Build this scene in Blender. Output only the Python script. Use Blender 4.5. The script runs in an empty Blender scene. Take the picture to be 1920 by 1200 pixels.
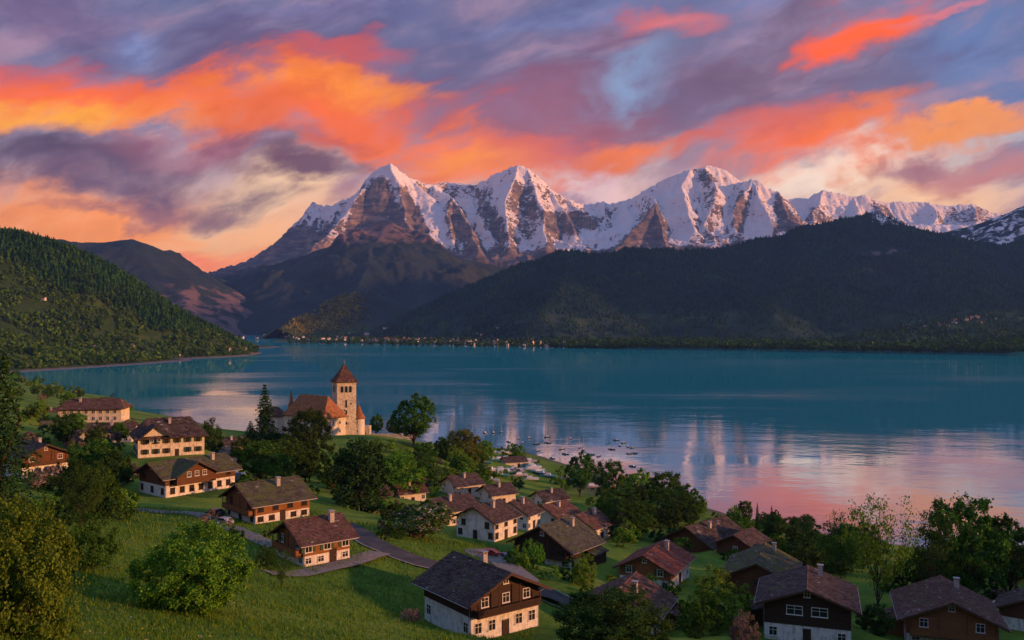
import bpy, bmesh, math, random
import numpy as np
from mathutils import Vector, Matrix

# ------------------------------------------------------------------ camera, sky, sun, exposure
sc = bpy.context.scene
C = sc.collection
F = 1663.0          # focal length in photo pixels (photo is 1920 wide)
H = 90.0            # camera height over the lake
R = math.radians

cam_d = bpy.data.cameras.new('camera'); cam = bpy.data.objects.new('camera', cam_d); C.objects.link(cam)
cam_d.sensor_width = 36; cam_d.lens = 36 * F / 1920
cam_d.clip_start = 0.5; cam_d.clip_end = 60000
cam.location = (0, 0, H); cam.rotation_euler = (R(90), 0, 0)
sc.camera = cam

SUN_AZ, SUN_EL = 104.0, 10.5
def lin(c):
    out = []
    for v in c[:3]:
        v = v / 255.0
        out.append(v / 12.92 if v <= 0.04045 else ((v + 0.055) / 1.055) ** 2.4)
    return (out[0], out[1], out[2], 1.0)

class NT:
    """small helper to write node trees"""
    def __init__(self, tree): self.t = tree
    def n(self, typ, **kw):
        nd = self.t.nodes.new(typ)
        for k, v in kw.items(): setattr(nd, k, v)
        return nd
    def link(self, a, b): self.t.links.new(a, b)
    def put(self, sock, v):
        if isinstance(v, bpy.types.NodeSocket): self.link(v, sock)
        else: sock.default_value = v
    def math(self, op, a, b=None, c=None, clamp=False):
        nd = self.n('ShaderNodeMath', operation=op, use_clamp=clamp)
        self.put(nd.inputs[0], a)
        if b is not None: self.put(nd.inputs[1], b)
        if c is not None: self.put(nd.inputs[2], c)
        return nd.outputs[0]
    def vmath(self, op, a, b=None, out=0):
        nd = self.n('ShaderNodeVectorMath', operation=op)
        self.put(nd.inputs[0], a)
        if b is not None:
            if op == 'SCALE': self.put(nd.inputs['Scale'], b)
            else: self.put(nd.inputs[1], b)
        return nd.outputs[out]
    def noise(self, vec, scale, detail=4, rough=0.55, dist=0.0, out='Fac', dim=None):
        nd = self.n('ShaderNodeTexNoise')
        if dim: nd.noise_dimensions = dim
        if vec is not None: self.link(vec, nd.inputs['Vector'])
        nd.inputs['Scale'].default_value = scale; nd.inputs['Detail'].default_value = detail
        nd.inputs['Roughness'].default_value = rough; nd.inputs['Distortion'].default_value = dist
        return nd.outputs[out]
    def maprange(self, v, a, b, c=0.0, d=1.0, smooth=True):
        nd = self.n('ShaderNodeMapRange'); nd.interpolation_type = 'SMOOTHSTEP' if smooth else 'LINEAR'
        nd.clamp = True
        self.put(nd.inputs[0], v)
        for i, x in enumerate((a, b, c, d)): self.put(nd.inputs[i + 1], x)
        return nd.outputs[0]
    def mix(self, fac, a, b, mode='MIX'):
        nd = self.n('ShaderNodeMix', data_type='RGBA', blend_type=mode)
        self.put(nd.inputs[0], fac); self.put(nd.inputs[6], a); self.put(nd.inputs[7], b)
        return nd.outputs[2]
    def ramp(self, fac, stops):
        nd = self.n('ShaderNodeValToRGB')
        els = nd.color_ramp.elements
        while len(els) < len(stops): els.new(0.5)
        for e, (p, c) in zip(els, stops): e.position = p; e.color = c
        self.put(nd.inputs[0], fac)
        return nd.outputs[0]
    def mapping(self, vec, loc=(0, 0, 0), rot=(0, 0, 0), scale=(1, 1, 1), typ='POINT'):
        nd = self.n('ShaderNodeMapping', vector_type=typ)
        self.link(vec, nd.inputs[0])
        nd.inputs[1].default_value = loc; nd.inputs[2].default_value = rot; nd.inputs[3].default_value = scale
        return nd.outputs[0]

def build_world():
    w = bpy.data.worlds.new('World'); sc.world = w; w.use_nodes = True
    t = w.node_tree; t.nodes.clear(); N = NT(t)
    geo = N.n('ShaderNodeTexCoord').outputs['Generated']
    sep = N.n('ShaderNodeSeparateXYZ'); N.link(geo, sep.inputs[0])
    x, y, z = sep.outputs
    # the sky's pattern lives in azimuth / elevation and goes on round the horizon by mirroring every 60 degrees
    az = N.math('ARCTAN2', x, y)
    u = N.math('SUBTRACT', N.math('PINGPONG', N.math('ADD', az, math.pi / 6), math.pi / 3), math.pi / 6)
    r = N.math('SQRT', N.math('ADD', N.math('MULTIPLY', x, x), N.math('MULTIPLY', y, y)))
    r = N.math('MAXIMUM', r, 0.02)
    zz = N.math('MAXIMUM', z, 0.0)
    cu = N.math('COSINE', u)
    v = N.math('MULTIPLY', N.math('DIVIDE', zz, N.math('MULTIPLY', r, cu)), F / 1000)
    uu = N.math('MULTIPLY', N.math('TANGENT', u), F / 1000)
    cmb = N.n('ShaderNodeCombineXYZ'); N.link(uu, cmb.inputs[0]); N.link(v, cmb.inputs[1])
    P = cmb.outputs[0]
    # overhead the pattern is stretched: squeeze it
    # domain warp
    st = N.mapping(N.mapping(P, rot=(0, 0, R(-16))), scale=(1.0, 2.2, 1))
    n1 = N.noise(st, 2.6, 3, 0.5, 0.0, 'Color', '2D')
    n2 = N.noise(st, 9.0, 4, 0.6, 0.0, 'Color', '2D')
    w1 = N.vmath('SCALE', N.vmath('SUBTRACT', n1, (0.5, 0.5, 0.5)), 0.17)
    w2 = N.vmath('SCALE', N.vmath('SUBTRACT', n2, (0.5, 0.5, 0.5)), 0.06)
    W = N.vmath('ADD', N.vmath('ADD', P, w1), w2)
    streak = N.noise(N.mapping(N.vmath('ADD', N.mapping(P, rot=(0, 0, R(-18))), N.vmath('SCALE', w1, 0.6)), scale=(1.0, 3.4, 1)), 3.6, 7, 0.58, 0.0, 'Fac', '2D')
    fine = N.noise(N.mapping(N.vmath('ADD', N.mapping(P, rot=(0, 0, R(-12))), N.vmath('SCALE', w1, 0.8)), scale=(1, 1.9, 1)), 8.0, 8, 0.6, 0.0, 'Fac', '2D')
    # clear air
    sky = N.n('ShaderNodeTexSky', sky_type='NISHITA')
    sky.sun_disc = False; sky.sun_elevation = R(SUN_EL); sky.sun_rotation = R(SUN_AZ)
    sky.altitude = 600; sky.air_density = 1.0; sky.dust_density = 1.0; sky.ozone_density = 2.0
    nish = N.vmath('SCALE', sky.outputs[0], 0.07)
    grad = N.ramp(N.math('MULTIPLY', v, 1.0 / 0.7), [
        (0.00, lin((250, 140, 96))), (0.20, lin((252, 178, 128))), (0.36, lin((238, 190, 168))),
        (0.58, lin((154, 160, 196))), (0.80, lin((112, 148, 204))), (1.0, lin((124, 164, 220)))])
    col = N.mix(0.16, grad, nish)
    # general mauve deck, thick above, breaking towards the horizon
    deck = N.maprange(N.math('ADD', v, N.math('MULTIPLY', N.math('SUBTRACT', streak, 0.5), 0.9)), 0.16, 0.42, 0.0, 0.80)
    deck = N.math('MULTIPLY', deck, N.maprange(v, 0.55, 1.3, 1.0, 0.35))
    base = N.mix(deck, col, N.ramp(streak, [(0.25, lin((84, 88, 118))), (0.5, lin((114, 97, 122))), (0.75, lin((156, 114, 128)))]))
    banks = []
    # gaps of blue
    banks += [(1150, 150, 120, 45, 20, (128, 158, 196), .8), (1185, 195, 60, 25, 20, (160, 178, 200), .5), (250, 65, 80, 50, -30, (124, 146, 196), .8),
              (1850, 120, 150, 130, 10, (88, 120, 170), .85), (960, 30, 220, 35, 5, (112, 128, 178), .7), (1400, 10, 90, 25, 0, (112, 124, 172), .5), (600, 10, 200, 30, 0, (110, 112, 160), .6)]
    # mauve and grey banks
    banks += [(90, 20, 190, 70, -10, (99, 81, 118), .75), (470, 90, 230, 100, 12, (93, 79, 113), .8), (860, 90, 210, 120, 10, (91, 88, 124), .8),
              (960, 205, 210, 80, 5, (144, 87, 106), .8), (1300, 190, 330, 90, 22, (115, 86, 111), .85), (1500, 110, 220, 80, 22, (113, 88, 111), .8),
              (1130, 60, 130, 34, 10, (117, 81, 108), .8), (1640, 180, 260, 60, 16, (109, 93, 120), .75), (1060, 250, 190, 60, 5, (163, 88, 97), .7)]
    # horizon glow on the left, cream in the middle and on the right
    banks += [(180, 420, 420, 78, 3, (255, 150, 66), 1.0), (450, 468, 200, 76, 10, (255, 172, 104), 1.0), (370, 505, 130, 30, 0, (250, 122, 78), .8), (500, 355, 160, 60, 20, (255, 208, 160), 1.0),
              (560, 420, 120, 60, 25, (250, 190, 140), .7), (1120, 345, 180, 36, 2, (238, 196, 192), .9), (1560, 330, 270, 52, 12, (255, 224, 198), 1.0),
              (1780, 285, 160, 12, 17, (206, 196, 188), .85), (1730, 362, 160, 46, -8, (255, 200, 150), 1.0), (870, 320, 130, 36, 0, (252, 140, 84), .85)]
    # fire: orange undersides
    banks += [(70, 165, 190, 62, -8, (222, 88, 62), .8), (120, 205, 330, 56, 2, (252, 106, 9), 1.0), (130, 238, 300, 34, 2, (255, 164, 10), 1.0), (350, 215, 170, 40, 12, (250, 114, 16), .85),
              (630, 200, 215, 84, -3, (246, 102, 12), 1.0), (630, 168, 170, 30, 4, (255, 146, 11), .95), (500, 230, 140, 50, 20, (238, 106, 18), .85), (700, 240, 130, 60, -20, (240, 104, 17), .8), (670, 85, 110, 24, -4, (208, 86, 74), .75),
              (830, 285, 170, 56, -8, (250, 114, 18), .95), (870, 300, 90, 24, 0, (255, 152, 25), .7), (1000, 285, 120, 40, 0, (226, 106, 90), .6),
              (1230, 42, 110, 26, -2, (222, 112, 106), .75), (1160, 285, 110, 26, 6, (250, 122, 28), .9), (1560, 85, 80, 38, 25, (255, 90, 10), 1.0), (1640, 38, 140, 46, 28, (255, 96, 12), 1.0), (1780, 5, 110, 14, 12, (222, 120, 124), .7),
              (1500, 282, 210, 52, 8, (252, 108, 16), 1.0), (1440, 250, 160, 44, 14, (216, 102, 84), .7), (1640, 250, 140, 36, 16, (240, 116, 23), .8), (1815, 236, 150, 17, 11, (255, 150, 40), .9),
              (1850, 310, 190, 42, 6, (204, 122, 108), .85), (1720, 310, 80, 20, 10, (160, 104, 112), .7)]
    # dark undersides
    banks += [(110, 312, 270, 42, -2, (86, 64, 82), 1.0), (220, 352, 280, 38, -2, (108, 78, 96), .95), (330, 390, 170, 24, -3, (132, 88, 100), .75), (170, 402, 110, 14, 0, (146, 92, 96), .7),
              (560, 297, 170, 26, -2, (104, 66, 80), .95), (600, 255, 110, 18, 6, (186, 80, 62), .5), (655, 350, 60, 22, 35, (158, 110, 124), .75), (320, 290, 150, 30, 4, (168, 100, 112), .6), (1140, 372, 120, 14, 0, (142, 104, 134), .75)]
    shade = N.mix(1.0, N.ramp(fine, [(0.25, (0.88, 0.86, 0.88, 1)), (0.5, (1, 1, 1, 1)), (0.75, (1.10, 1.09, 1.08, 1))]),
                  N.ramp(streak, [(0.28, (0.90, 0.88, 0.92, 1)), (0.5, (1, 1, 1, 1)), (0.72, (1.08, 1.07, 1.05, 1))]), 'MULTIPLY')
    wisp = N.math('ADD', N.math('MULTIPLY', N.math('SUBTRACT', fine, 0.5), 1.5), N.math('MULTIPLY', N.math('SUBTRACT', streak, 0.5), 1.5))
    def background(sel):
        col = base
        for px, py, rx, ry, ang, color, a in sel:
            m = N.mapping(W, loc=((px - 960) / 1000, (600 - py) / 1000, 0), rot=(0, 0, R(ang)), scale=(rx / 1000, ry / 1000, 1), typ='TEXTURE')
            k = N.maprange(N.math('ADD', N.vmath('LENGTH', m, out=1), wisp), 1.45, 0.15, 0.0, a)
            col = N.mix(k, col, lin(color))
        bg = N.n('ShaderNodeBackground'); N.link(N.mix(1.0, col, shade, 'MULTIPLY'), bg.inputs[0]); bg.inputs[1].default_value = 0.93
        return bg.outputs[0]
    # the sky is worked out sector by sector, each with the banks that reach into it
    edges = [0, 320, 640, 960, 1280, 1600, 1920]
    def sectors(i, j):
        if j - i == 1:
            return background([b for b in banks if b[0] + 1.43 * max(b[2], b[3]) + 120 > edges[i] and b[0] - 1.43 * max(b[2], b[3]) - 120 < edges[j]])
        k = (i + j) // 2
        mx = N.n('ShaderNodeMixShader'); N.link(N.math('GREATER_THAN', uu, (edges[k] - 960) / 1000), mx.inputs[0])
        N.link(sectors(i, k), mx.inputs[1]); N.link(sectors(k, j), mx.inputs[2]); return mx.outputs[0]
    top = N.n('ShaderNodeMixShader'); N.link(N.math('GREATER_THAN', v, 0.78), top.inputs[0])
    N.link(sectors(0, 6), top.inputs[1]); N.link(background([]), top.inputs[2])
    out = N.n('ShaderNodeOutputWorld'); N.link(top.outputs[0], out.inputs[0])
    w.cycles.sampling_method = 'NONE'
build_world()

sd = bpy.data.lights.new('sun', 'SUN'); sun = bpy.data.objects.new('sun', sd); C.objects.link(sun)
sd.energy = 4.6; sd.angle = R(1.2); sd.color = (1.0, 0.43, 0.17)
SV = Vector((math.sin(R(SUN_AZ)) * math.cos(R(SUN_EL)), math.cos(R(SUN_AZ)) * math.cos(R(SUN_EL)), math.sin(R(SUN_EL))))
sun.rotation_euler = (-SV).to_track_quat('-Z', 'Y').to_euler(); sun.location = (300, -100, 400)

vs = sc.view_settings
sc.display_settings.display_device = 'sRGB'
vs.view_transform = 'Standard'; vs.look = 'None'; vs.exposure = 0.48; vs.gamma = 1.0; vs.use_curve_mapping = False
sc.cycles.use_denoising = True
sc.cycles.max_bounces = 6; sc.cycles.diffuse_bounces = 2; sc.cycles.glossy_bounces = 3; sc.cycles.transmission_bounces = 2; sc.cycles.volume_bounces = 0
sc.cycles.caustics_reflective = False; sc.cycles.caustics_refractive = False

# ------------------------------------------------------------------ numpy helpers
rng = np.random.default_rng(7)
random.seed(11)
def at(px, py, d): return Vector(((px - 960) / F * d, d, H - (py - 600) / F * d))

_perm = np.random.default_rng(3).permutation(1024)
_ga = np.random.default_rng(4).uniform(0, 2 * np.pi, 1024)
def perlin(x, y):
    xi = np.floor(x).astype(np.int64); yi = np.floor(y).astype(np.int64)
    xf = x - xi; yf = y - yi
    u = xf * xf * xf * (xf * (xf * 6 - 15) + 10); v = yf * yf * yf * (yf * (yf * 6 - 15) + 10)
    def g(ix, iy, dx, dy):
        h = _ga[_perm[(_perm[ix & 1023] + iy) & 1023]]
        return np.cos(h) * dx + np.sin(h) * dy
    a = g(xi, yi, xf, yf); b = g(xi + 1, yi, xf - 1, yf); c = g(xi, yi + 1, xf, yf - 1); d = g(xi + 1, yi + 1, xf - 1, yf - 1)
    return (a + (b - a) * u) * (1 - v) + (c + (d - c) * u) * v
def fbm(x, y, octs=5, gain=0.5):
    s = np.zeros_like(x); a = 1.0
    for i in range(octs):
        s += a * perlin(x + 17.3 * i, y - 9.1 * i); x = x * 2.03; y = y * 2.03; a *= gain
    return s
def ridged(x, y, octs=5, gain=0.5):
    s = np.zeros_like(x); a = 1.0
    for i in range(octs):
        n = 1 - np.abs(perlin(x + 31.7 * i, y + 5.3 * i)) * 2.0
        s += a * n * n; x = x * 2.07; y = y * 2.07; a *= gain
    return s - 0.8
def smooth(a, b, x):
    t = np.clip((x - a) / (b - a), 0, 1); return t * t * (3 - 2 * t)

def np_mesh(name, verts, faces, mat=None, smooth_shade=False, attrs=None):
    verts = np.ascontiguousarray(verts, dtype=np.float32); faces = np.ascontiguousarray(faces, dtype=np.int32)
    me = bpy.data.meshes.new(name)
    n, k = faces.shape
    me.vertices.add(len(verts)); me.vertices.foreach_set('co', verts.ravel())
    me.loops.add(n * k); me.loops.foreach_set('vertex_index', faces.ravel())
    me.polygons.add(n); me.polygons.foreach_set('loop_start', np.arange(0, n * k, k, dtype=np.int32))
    try: me.polygons.foreach_set('loop_total', np.full(n, k, dtype=np.int32))
    except Exception: pass
    if smooth_shade: me.polygons.foreach_set('use_smooth', np.ones(n, dtype=bool))
    if attrs:
        for an, av in attrs.items():
            a = me.attributes.new(an, 'FLOAT', 'POINT'); a.data.foreach_set('value', np.ascontiguousarray(av, dtype=np.float32))
    me.update(calc_edges=True)
    if mat: me.materials.append(mat)
    return me
def link(name, me, parent=None, loc=(0, 0, 0), rz=0.0):
    o = bpy.data.objects.new(name, me); C.objects.link(o)
    o.location = loc; o.rotation_euler = (0, 0, rz)
    if parent: o.parent = parent
    return o
def tag(o, label=None, cat=None, group=None, kind=None):
    if label: o['label'] = label
    if cat: o['category'] = cat
    if group: o['group'] = group
    if kind: o['kind'] = kind
    return o
def empty(name, loc, rz=0.0, scale=1.0):
    o = bpy.data.objects.new(name, None); C.objects.link(o)
    o.location = loc; o.rotation_euler = (0, 0, rz); o.scale = (scale,) * 3 if not isinstance(scale, tuple) else scale
    o.empty_display_size = 0.3
    return o
def grid_faces(nr, nc):
    i = np.arange(nr - 1)[:, None] * nc + np.arange(nc - 1)[None, :]
    return np.stack([i, i + 1, i + nc + 1, i + nc], -1).reshape(-1, 4)

class MB:
    """collects simple solids into one mesh"""
    def __init__(self): self.v = []; self.f = []
    def add(self, vs, fs):
        b = len(self.v); self.v += [tuple(p) for p in vs]; self.f += [tuple(b + i for i in f) for f in fs]; return self
    def box(self, x0, x1, y0, y1, z0, z1):
        vs = [(x0, y0, z0), (x1, y0, z0), (x1, y1, z0), (x0, y1, z0), (x0, y0, z1), (x1, y0, z1), (x1, y1, z1), (x0, y1, z1)]
        return self.add(vs, [(0, 3, 2, 1), (4, 5, 6, 7), (0, 1, 5, 4), (1, 2, 6, 5), (2, 3, 7, 6), (3, 0, 4, 7)])
    def prism(self, poly, axis, a, b):
        """poly in 2D extruded along an axis from a to b"""
        n = len(poly); vs = []
        for s in (a, b):
            for p, q in poly:
                vs.append({'x': (s, p, q), 'y': (p, s, q), 'z': (p, q, s)}[axis])
        fs = [tuple(range(n)), tuple(range(2 * n - 1, n - 1, -1))] + [(i, i + n, (i + 1) % n + n, (i + 1) % n) for i in range(n)]
        return self.add(vs, fs)
    def tube(self, p0, p1, r0, r1, n=6):
        p0 = Vector(p0); p1 = Vector(p1); d = (p1 - p0).normalized()
        u = d.orthogonal().normalized(); w = d.cross(u); vs = []
        for p, r in ((p0, r0), (p1, r1)):
            for i in range(n):
                a = 2 * math.pi * i / n; vs.append(p + (u * math.cos(a) + w * math.sin(a)) * r)
        fs = [(i, (i + 1) % n, (i + 1) % n + n, i + n) for i in range(n)] + [tuple(range(n - 1, -1, -1)), tuple(range(n, 2 * n))]
        return self.add(vs, fs)
    def lathe(self, prof, n=16, c=(0, 0)):
        vs = []; m = len(prof)
        for i in range(n):
            a = 2 * math.pi * i / n
            for r, z in prof: vs.append((c[0] + r * math.cos(a), c[1] + r * math.sin(a), z))
        fs = []
        for i in range(n):
            j = (i + 1) % n
            for k in range(m - 1): fs.append((i * m + k, j * m + k, j * m + k + 1, i * m + k + 1))
        return self.add(vs, fs)
    def mesh(self, name, mat, smooth_shade=False):
        me = bpy.data.meshes.new(name); me.from_pydata(self.v, [], self.f); me.validate()
        bm = bmesh.new(); bm.from_mesh(me); bmesh.ops.recalc_face_normals(bm, faces=bm.faces[:]); bm.to_mesh(me); bm.free()
        if smooth_shade:
            for p in me.polygons: p.use_smooth = True
        if mat: me.materials.append(mat)
        return me
    def build(self, name, mat, parent=None, loc=(0, 0, 0), rz=0.0, smooth_shade=False):
        return link(name, self.mesh(name, mat, smooth_shade), parent, loc, rz)

# ------------------------------------------------------------------ materials
M = {}
def new_mat(name):
    m = bpy.data.materials.new(name); m.use_nodes = True; t = m.node_tree; t.nodes.clear()
    N = NT(t); out = N.n('ShaderNodeOutputMaterial'); M[name] = m
    return m, N, out
def principled(N, out, col, rough=0.8, spec=0.3, bump=None, bstr=0.3, bdist=0.1, metal=0.0):
    p = N.n('ShaderNodeBsdfPrincipled')
    N.put(p.inputs['Base Color'], col); N.put(p.inputs['Roughness'], rough)
    p.inputs['Specular IOR Level'].default_value = spec; p.inputs['Metallic'].default_value = metal
    if bump is not None:
        b = N.n('ShaderNodeBump'); b.inputs['Strength'].default_value = bstr; b.inputs['Distance'].default_value = bdist
        N.link(bump, b.inputs['Height']); N.link(b.outputs[0], p.inputs['Normal'])
    N.link(p.outputs[0], out.inputs[0]); return p
def c4(r, g, b): return (r, g, b, 1.0)
def mottled(name, c1, c2, scale=2.0, rough=0.85, bstr=0.4, bdist=0.05, detail=6, stretch=(1, 1, 1), spec=0.2, c3=None):
    m, N, out = new_mat(name)
    tc = N.n('ShaderNodeTexCoord').outputs['Object']
    v = N.mapping(tc, scale=stretch)
    n = N.noise(v, scale, detail, 0.6)
    stops = [(0.3, c1), (0.7, c2)] if c3 is None else [(0.25, c1), (0.5, c2), (0.75, c3)]
    principled(N, out, N.ramp(n, stops), rough, spec, n, bstr, bdist)
    return m
def plaster(name, col, dirt):
    m, N, out = new_mat(name)
    tc = N.n('ShaderNodeTexCoord').outputs['Object']
    n = N.noise(tc, 1.1, 7, 0.65); n2 = N.noise(N.mapping(tc, scale=(3, 3, 0.4)), 1.4, 5, 0.6)
    k = N.maprange(N.math('ADD', N.math('MULTIPLY', n, 0.5), N.math('MULTIPLY', n2, 0.5)), 0.42, 0.62, 0.0, 1.0)
    principled(N, out, N.mix(k, col, dirt), 0.9, 0.15, n, 0.3, 0.03)
def timber(name, c1, c2):
    m, N, out = new_mat(name)
    tc = N.n('ShaderNodeTexCoord').outputs['Object']
    w = N.n('ShaderNodeTexWave', wave_type='BANDS', bands_direction='Z'); N.link(tc, w.inputs[0])
    w.inputs['Scale'].default_value = 1.3; w.inputs['Distortion'].default_value = 0.6; w.inputs['Detail'].default_value = 2
    n = N.noise(N.mapping(tc, scale=(1, 1, 8)), 0.9, 6, 0.6)
    col = N.ramp(n, [(0.3, c1), (0.7, c2)])
    col = N.mix(N.maprange(w.outputs[0], 0.0, 0.22, 0.65, 0.0), col, c4(0.008, 0.006, 0.005))
    principled(N, out, col, 0.75, 0.25, w.outputs[0], 0.5, 0.04)
def tiles(name, cols, moss=None, moss_amt=0.0, fleck=0.02):
    """shingles: each island its own shade, moss and lichen in patches"""
    m, N, out = new_mat(name)
    g = N.n('ShaderNodeNewGeometry'); isl = g.outputs['Random Per Island']
    tc = N.n('ShaderNodeTexCoord').outputs['Object']
    k = len(cols); col = N.ramp(isl, [(i / (k - 1), c) for i, c in enumerate(cols)])
    n = N.noise(tc, 0.55, 6, 0.65)
    col = N.mix(N.maprange(n, 0.35, 0.7, 0.0, 0.6), col, cols[0])
    if moss:
        mk = N.maprange(N.noise(tc, 0.35, 7, 0.7, 0.5), 0.62 - moss_amt * 0.3, 0.72 - moss_amt * 0.1, 0.0, 0.85)
        col = N.mix(mk, col, moss)
    col = N.mix(N.maprange(N.noise(tc, 0.8, 8, 0.72, 0.8), 0.54, 0.66, 0.0, 0.5), col, c4(.17, .155, .13))
    fl = N.math('MULTIPLY', N.math('GREATER_THAN', isl, 1 - fleck), N.maprange(N.noise(tc, 0.3, 3), 0.42, 0.6))
    col = N.mix(fl, col, c4(0.24, 0.23, 0.22))
    n3 = N.noise(tc, 9, 4)
    principled(N, out, col, 0.9, 0.08, n3, 0.5, 0.02)
def leaves(name, cols, trans=0.3, blossom=None, blossom_amt=0.0, nscale=4.0, var=((.7, .75, .7, 1), (1.35, 1.25, 1.1, 1))):
    if 'pink' not in name: cols = [(c[0] * 1.15, c[1] * 1.65, c[2] * 1.2, 1) for c in cols]
    m, N, out = new_mat(name)
    g = N.n('ShaderNodeNewGeometry'); isl = g.outputs['Random Per Island']
    oi = N.n('ShaderNodeObjectInfo').outputs['Random']
    k = len(cols); col = N.ramp(isl, [(i / (k - 1), c) for i, c in enumerate(cols)])
    tc = N.n('ShaderNodeTexCoord').outputs['Object']
    n = N.noise(tc, nscale, 4)
    col = N.mix(1.0, col, N.ramp(n, [(0.3, var[0]), (0.7, var[1])]), 'MULTIPLY')
    hs = N.n('ShaderNodeHueSaturation'); N.link(col, hs.inputs['Color'])
    N.link(N.maprange(oi, 0, 1, 0.485, 0.515, False), hs.inputs['Hue']); N.link(N.maprange(oi, 0, 1, 0.8, 1.2, False), hs.inputs['Value'])
    col = hs.outputs[0]
    if blossom:
        wn = N.n('ShaderNodeTexWhiteNoise', noise_dimensions='1D'); N.link(isl, wn.inputs['W'])
        col = N.mix(N.math('LESS_THAN', wn.outputs[0], blossom_amt), col, blossom)
    d = N.n('ShaderNodeBsdfDiffuse'); N.link(col, d.inputs[0])
    tr = N.n('ShaderNodeBsdfTranslucent'); N.link(col, tr.inputs[0])
    mx = N.n('ShaderNodeMixShader'); mx.inputs[0].default_value = trans
    N.link(d.outputs[0], mx.inputs[1]); N.link(tr.outputs[0], mx.inputs[2]); N.link(mx.outputs[0], out.inputs[0])

plaster('plaster_white', c4(0.74, 0.73, 0.70), c4(0.45, 0.43, 0.40))
plaster('plaster_cream', c4(0.74, 0.66, 0.50), c4(0.44, 0.38, 0.28))
plaster('plaster_pale', c4(0.76, 0.68, 0.56), c4(0.5, 0.46, 0.4))
timber('timber_dark', c4(0.030, 0.018, 0.012), c4(0.065, 0.036, 0.022))
timber('timber_brown', c4(0.085, 0.036, 0.016), c4(0.16, 0.070, 0.028))
timber('timber_orange', c4(0.20, 0.080, 0.026), c4(0.34, 0.15, 0.05))
MOSS = c4(0.10, 0.12, 0.025)
tiles('tiles_brown', [c4(.045, .032, .030), c4(.085, .058, .050), c4(.12, .085, .072), c4(.07, .05, .05)], MOSS, .15)
tiles('tiles_dark', [c4(.034, .025, .022), c4(.070, .050, .042), c4(.115, .085, .070), c4(.05, .038, .034)], MOSS, .0, .05)
tiles('tiles_moss', [c4(.050, .045, .035), c4(.09, .075, .055), c4(.13, .11, .085), c4(.06, .065, .04)], MOSS, .75)
tiles('tiles_green', [c4(.050, .052, .040), c4(.085, .085, .062), c4(.12, .115, .09), c4(.06, .07, .045)], c4(.08, .10, .03), .5)
tiles('tiles_red', [c4(.13, .042, .030), c4(.19, .068, .047), c4(.26, .105, .072), c4(.15, .055, .042)], MOSS, .1)
tiles('tiles_redbrown', [c4(.070, .038, .031), c4(.12, .062, .048), c4(.17, .095, .074), c4(.09, .05, .042)], MOSS, .25, .05)
tiles('tiles_castle', [c4(.24, .095, .040), c4(.34, .145, .062), c4(.42, .20, .09), c4(.28, .12, .06)], MOSS, .2, .01)
mottled('beam', c4(.05, .028, .016), c4(.11, .06, .035), 3, 0.8)
mottled('white_paint', c4(.66, .65, .62), c4(.78, .77, .74), 3, 0.6)
mottled('grey_metal', c4(.20, .20, .21), c4(.34, .34, .35), 3, 0.45, spec=0.5)
mottled('chimney_plaster', c4(.32, .29, .26), c4(.5, .46, .42), 2)
mottled('red_shutter', c4(.16, .03, .02), c4(.26, .06, .04), 3, 0.6)
mottled('green_shutter', c4(.03, .07, .04), c4(.06, .11, .06), 3, 0.6)
mottled('bark', c4(.035, .026, .020), c4(.09, .07, .055), 6, 0.9, 0.8, 0.05, stretch=(1, 1, .3))
mottled('asphalt', c4(.034, .034, .036), c4(.085, .082, .080), 0.35, 0.9, 0.3, 0.02, detail=9)
mottled('gravel', c4(.13, .115, .10), c4(.26, .235, .21), 1.6, 0.95, 0.6, 0.05)
mottled('kerb_stone', c4(.20, .19, .18), c4(.34, .32, .30), 2, 0.9)
mottled('beach', c4(.16, .13, .11), c4(.32, .27, .23), .05, 0.95, 0.5, 0.2)

def glass_mat():
    m, N, out = new_mat('window_glass')
    tc = N.n('ShaderNodeTexCoord').outputs['Object']
    principled(N, out, c4(.018, .022, .026), 0.12, 0.6, N.noise(tc, 1.5, 2), 0.15, 0.02)
glass_mat()
def stone_mat():
    m, N, out = new_mat('castle_stone')
    tc = N.n('ShaderNodeTexCoord').outputs['Object']
    v = N.n('ShaderNodeTexVoronoi'); N.link(N.mapping(tc, scale=(1, 1, 1.6)), v.inputs['Vector']); v.inputs['Scale'].default_value = 1.1
    n = N.noise(tc, 0.25, 7, 0.7); n2 = N.noise(tc, 2.2, 6, 0.7)
    col = N.ramp(N.math('ADD', N.math('MULTIPLY', n, .6), N.math('MULTIPLY', n2, .4)), [(0.32, c4(.28, .24, .17)), (0.5, c4(.62, .56, .42)), (0.68, c4(.76, .71, .56))])
    col = N.mix(N.maprange(v.outputs['Distance'], 0.35, 0.75, 0.0, 0.45), col, c4(.16, .12, .08))
    principled(N, out, col, 0.9, 0.15, N.math('ADD', n2, N.math('MULTIPLY', v.outputs['Distance'], -0.6)), 0.7, 0.15)
stone_mat()

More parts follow.
